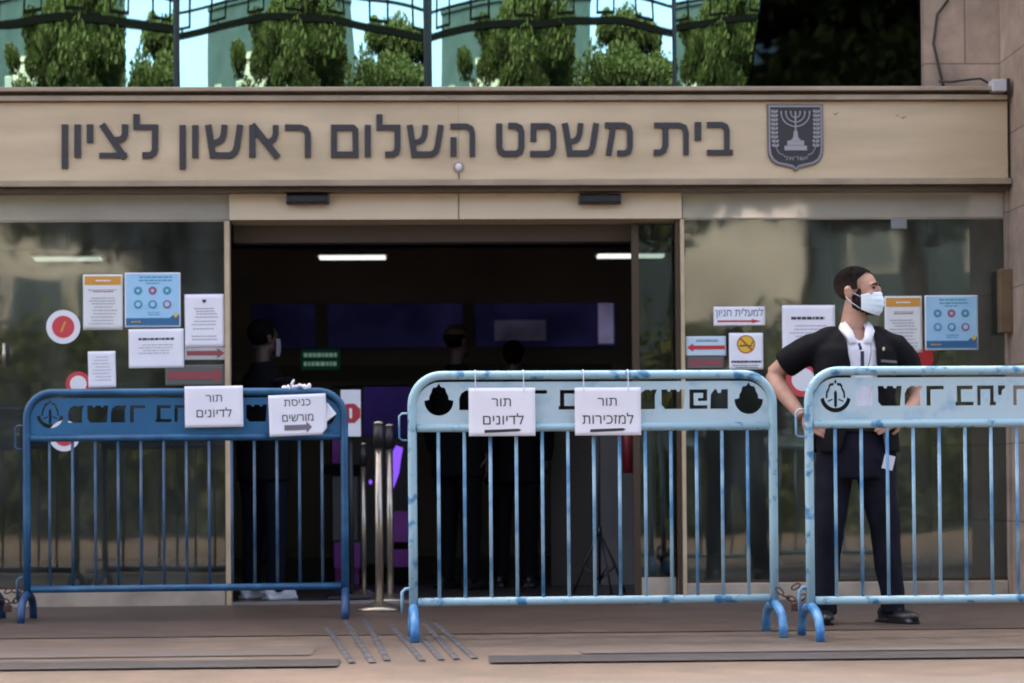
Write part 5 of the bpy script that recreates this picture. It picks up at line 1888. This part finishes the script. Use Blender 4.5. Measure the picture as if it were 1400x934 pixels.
blackcloth = mat('dark_coat', (0.004, 0.004, 0.005), 0.9, spec=0.1)
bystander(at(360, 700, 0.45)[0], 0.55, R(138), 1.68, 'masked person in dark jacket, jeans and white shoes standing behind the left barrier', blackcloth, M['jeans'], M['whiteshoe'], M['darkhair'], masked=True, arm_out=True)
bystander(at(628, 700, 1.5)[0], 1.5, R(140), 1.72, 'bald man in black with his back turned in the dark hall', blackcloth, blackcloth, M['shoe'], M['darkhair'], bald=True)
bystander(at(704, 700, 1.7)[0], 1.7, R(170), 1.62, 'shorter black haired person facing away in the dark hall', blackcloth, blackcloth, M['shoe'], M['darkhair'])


# ------------------------------------------------------------------ across the street: what the glass mirrors
def crown_mesh(seed, n, tiers, k_=1.0):
    rnd = random.Random(seed)
    vs, fs = [], []
    cl = []
    for z0, r0, h0 in tiers:
        for i in range(34):
            a = rnd.random() * 2 * PI
            rr = r0 * math.sqrt(rnd.random())
            cl.append((rr * math.cos(a), rr * math.sin(a), z0 + h0 * (rnd.random() - 0.4), 0.5 + rnd.random() * 0.7))
    for i in range(n):
        c = rnd.choice(cl)
        d = Vector((rnd.gauss(0, 1), rnd.gauss(0, 1), rnd.gauss(0, 0.6)))
        d = d.normalized() * c[3] * (rnd.random() ** 0.4)
        p = Vector(c[:3]) + d
        s = (0.09 + rnd.random() * 0.16) * k_
        u = Vector((rnd.gauss(0, 1), rnd.gauss(0, 1), rnd.gauss(0, 1))).normalized()
        v = u.orthogonal().normalized()
        k = len(vs)
        vs += [p - u * s, p + v * s * 0.5, p + u * s, p - v * s * 0.5]
        fs.append((k, k + 1, k + 2, k + 3))
    me = bpy.data.meshes.new('crown')
    me.from_pydata([tuple(p) for p in vs], [], fs)
    me.materials.append(M['leaf'])
    return me


def tree(x, y, h, tiers, seed, label, n=52000):
    t = thing('tree', label, 'tree', (x, y, 0), 0, 'street trees mirrored in the glass')
    link('crown', crown_mesh(seed, n, tiers), t)
    MB().tube([(0, 0, 0), (0.1, 0.05, h * 0.3), (-0.05, 0, h * 0.6), (0.05, 0.05, h * 0.95)], [0.28, 0.22, 0.16, 0.05], 10).build('trunk', M['bark'], t, True)
    return t


tree(-2.6, -24, 10, [(5.6, 6.4, 1.2), (7.0, 6.6, 1.2), (8.3, 5.0, 1.2), (9.6, 3.4, 0.9)], 3, 'broad green street tree mirrored in the teal glazing')
tree(8.6, -27, 9.8, [(7.0, 5.2, 0.5), (7.5, 4.2, 0.5), (9.7, 3.2, 0.5)], 5, 'two tiered green tree mirrored right of the broad one')
tree(13.5, -25, 8, [(5.0, 2.5, 2.0), (7.0, 1.8, 1.4)], 8, 'smaller green tree mirrored in the right glass', 3500)
tree(-15.0, -31, 6.4, [(3.8, 2.0, 1.8), (5.4, 1.5, 1.2)], 9, 'low green tree mirrored in the left glass', 3500)
for i, (x, y) in enumerate(((-7.6, -17.4), (-5.0, -17.0), (3.6, -17.2), (6.6, -17.0))):
    t = thing('shrub', ('left', 'second', 'third', 'right')[i] + ' leafy shrub mirrored low in the entrance glass', 'shrub', (x, y, 0), 0, 'shrubs mirrored low in the glass')
    link('foliage', crown_mesh(20 + i, 13000, [(0.7, 1.2, 0.8), (2.0, 1.0, 0.9)], 0.5), t)


def block(name, label, x0, x1, y, h, wm, cols, rows):
    t = thing(name, label, 'building', (x0, y, 0))
    wdt = x1 - x0
    MB().box(0, -9, 0, wdt, 0, h).build('wall', wm, t)
    for c in range(cols):
        for r_ in range(rows):
            cx = wdt * (c + 0.5) / cols
            z0 = 1.2 + (h - 1.6) * r_ / rows
            f = MB().box(cx - 0.75, 0.001, z0, cx + 0.75, 0.09, z0 + 1.6).build('window', M['facade_b'], t)
            MB().box(cx - 0.66, 0.04, z0 + 0.08, cx + 0.66, 0.10, z0 + 1.52).build('pane', M['dark_pane'], f)
    MB().box(-0.2, -9.2, h, wdt + 0.2, 0.25, h + 0.4).build('cornice', wm, t)


block('apartment_building', 'tall grey apartment block mirrored across the street', -22, 6, -44, 16.5, M['facade_a'], 6, 2)
block('apartment_building', 'narrow cream apartment block mirrored left of the tall grey one', -12.5, -7.6, -38, 10.5, M['facade_b'], 3, 3)
block('apartment_building', 'low cream apartment block mirrored on the right', 6.3, 9.6, -44, 8.4, M['facade_b'], 1, 1)
block('apartment_building', 'dark grey apartment block mirrored right of the low cream one', 10.2, 30, -46, 9.5, M['facade_a'], 6, 3)

sheet('road', -90, -70, 90, -15.6, 0.004, M['asphalt'])
for i, (x0, x1) in enumerate(((-13, -7.4), (-6.4, -0.6), (0.8, 6.4), (7.2, 13))):
    t = thing('hedge', ('far left', 'left', 'right', 'far right')[i] + ' clipped hedge along the road mirrored low in the glass', 'hedge', ((x0 + x1) / 2, -14.6, 0), 0, 'hedges mirrored low in the glass')
    rnd = random.Random(50 + i)
    vs, fs = [], []
    for q in range(5200):
        p = Vector((rnd.uniform(x0, x1) - (x0 + x1) / 2, rnd.uniform(-0.45, 0.45), 0.05 + 1.25 * rnd.random() ** 0.8))
        u = Vector((rnd.gauss(0, 1), rnd.gauss(0, 1), rnd.gauss(0, 1))).normalized()
        v = u.orthogonal().normalized()
        k = len(vs)
        sz = 0.05 + 0.06 * rnd.random()
        vs += [p - u * sz, p + v * sz * 0.6, p + u * sz, p - v * sz * 0.6]
        fs.append((k, k + 1, k + 2, k + 3))
    MB().add(vs, fs).build('foliage', M['leaf'], t)

# steel pergola over the forecourt, mirrored as the black grid in the upper glass
pg = thing('steel_pergola', 'black steel pergola on tall posts over the forecourt', 'pergola', (0, -18, 0))
ZP = 7.95
MB().box(-34, -0.10, ZP, 34, 0.10, ZP + 0.27).build('front_beam', M['lattice'], pg)
for k, z in enumerate((1.1, 2.0, 3.1)):
    MB().box(-34, -0.05, ZP + z, 34, 0.05, ZP + z + 0.11).build('cross_rail', M['lattice'], pg)
for i in range(-10, 11):
    x = i * 3.3 + 0.7
    f = MB()
    f.box(x - 0.04, -0.06, ZP + 0.21, x + 0.04, 0.06, ZP + 0.40)
    f.box(x - 0.75, -0.06, ZP + 0.40, x + 0.75, 0.06, ZP + 0.50)
    f.box(x - 0.75, -0.06, ZP + 0.50, x - 0.62, 0.06, ZP + 4.2)
    f.box(x + 0.62, -0.06, ZP + 0.50, x + 0.75, 0.06, ZP + 4.2)
    f.build('hanging_frame', M['lattice'], pg)
for x in (-33, 33):
    MB().tube([(x, 0, 0), (x, 0, ZP)], 0.14, 12).build('post', M['lattice'], pg, True)
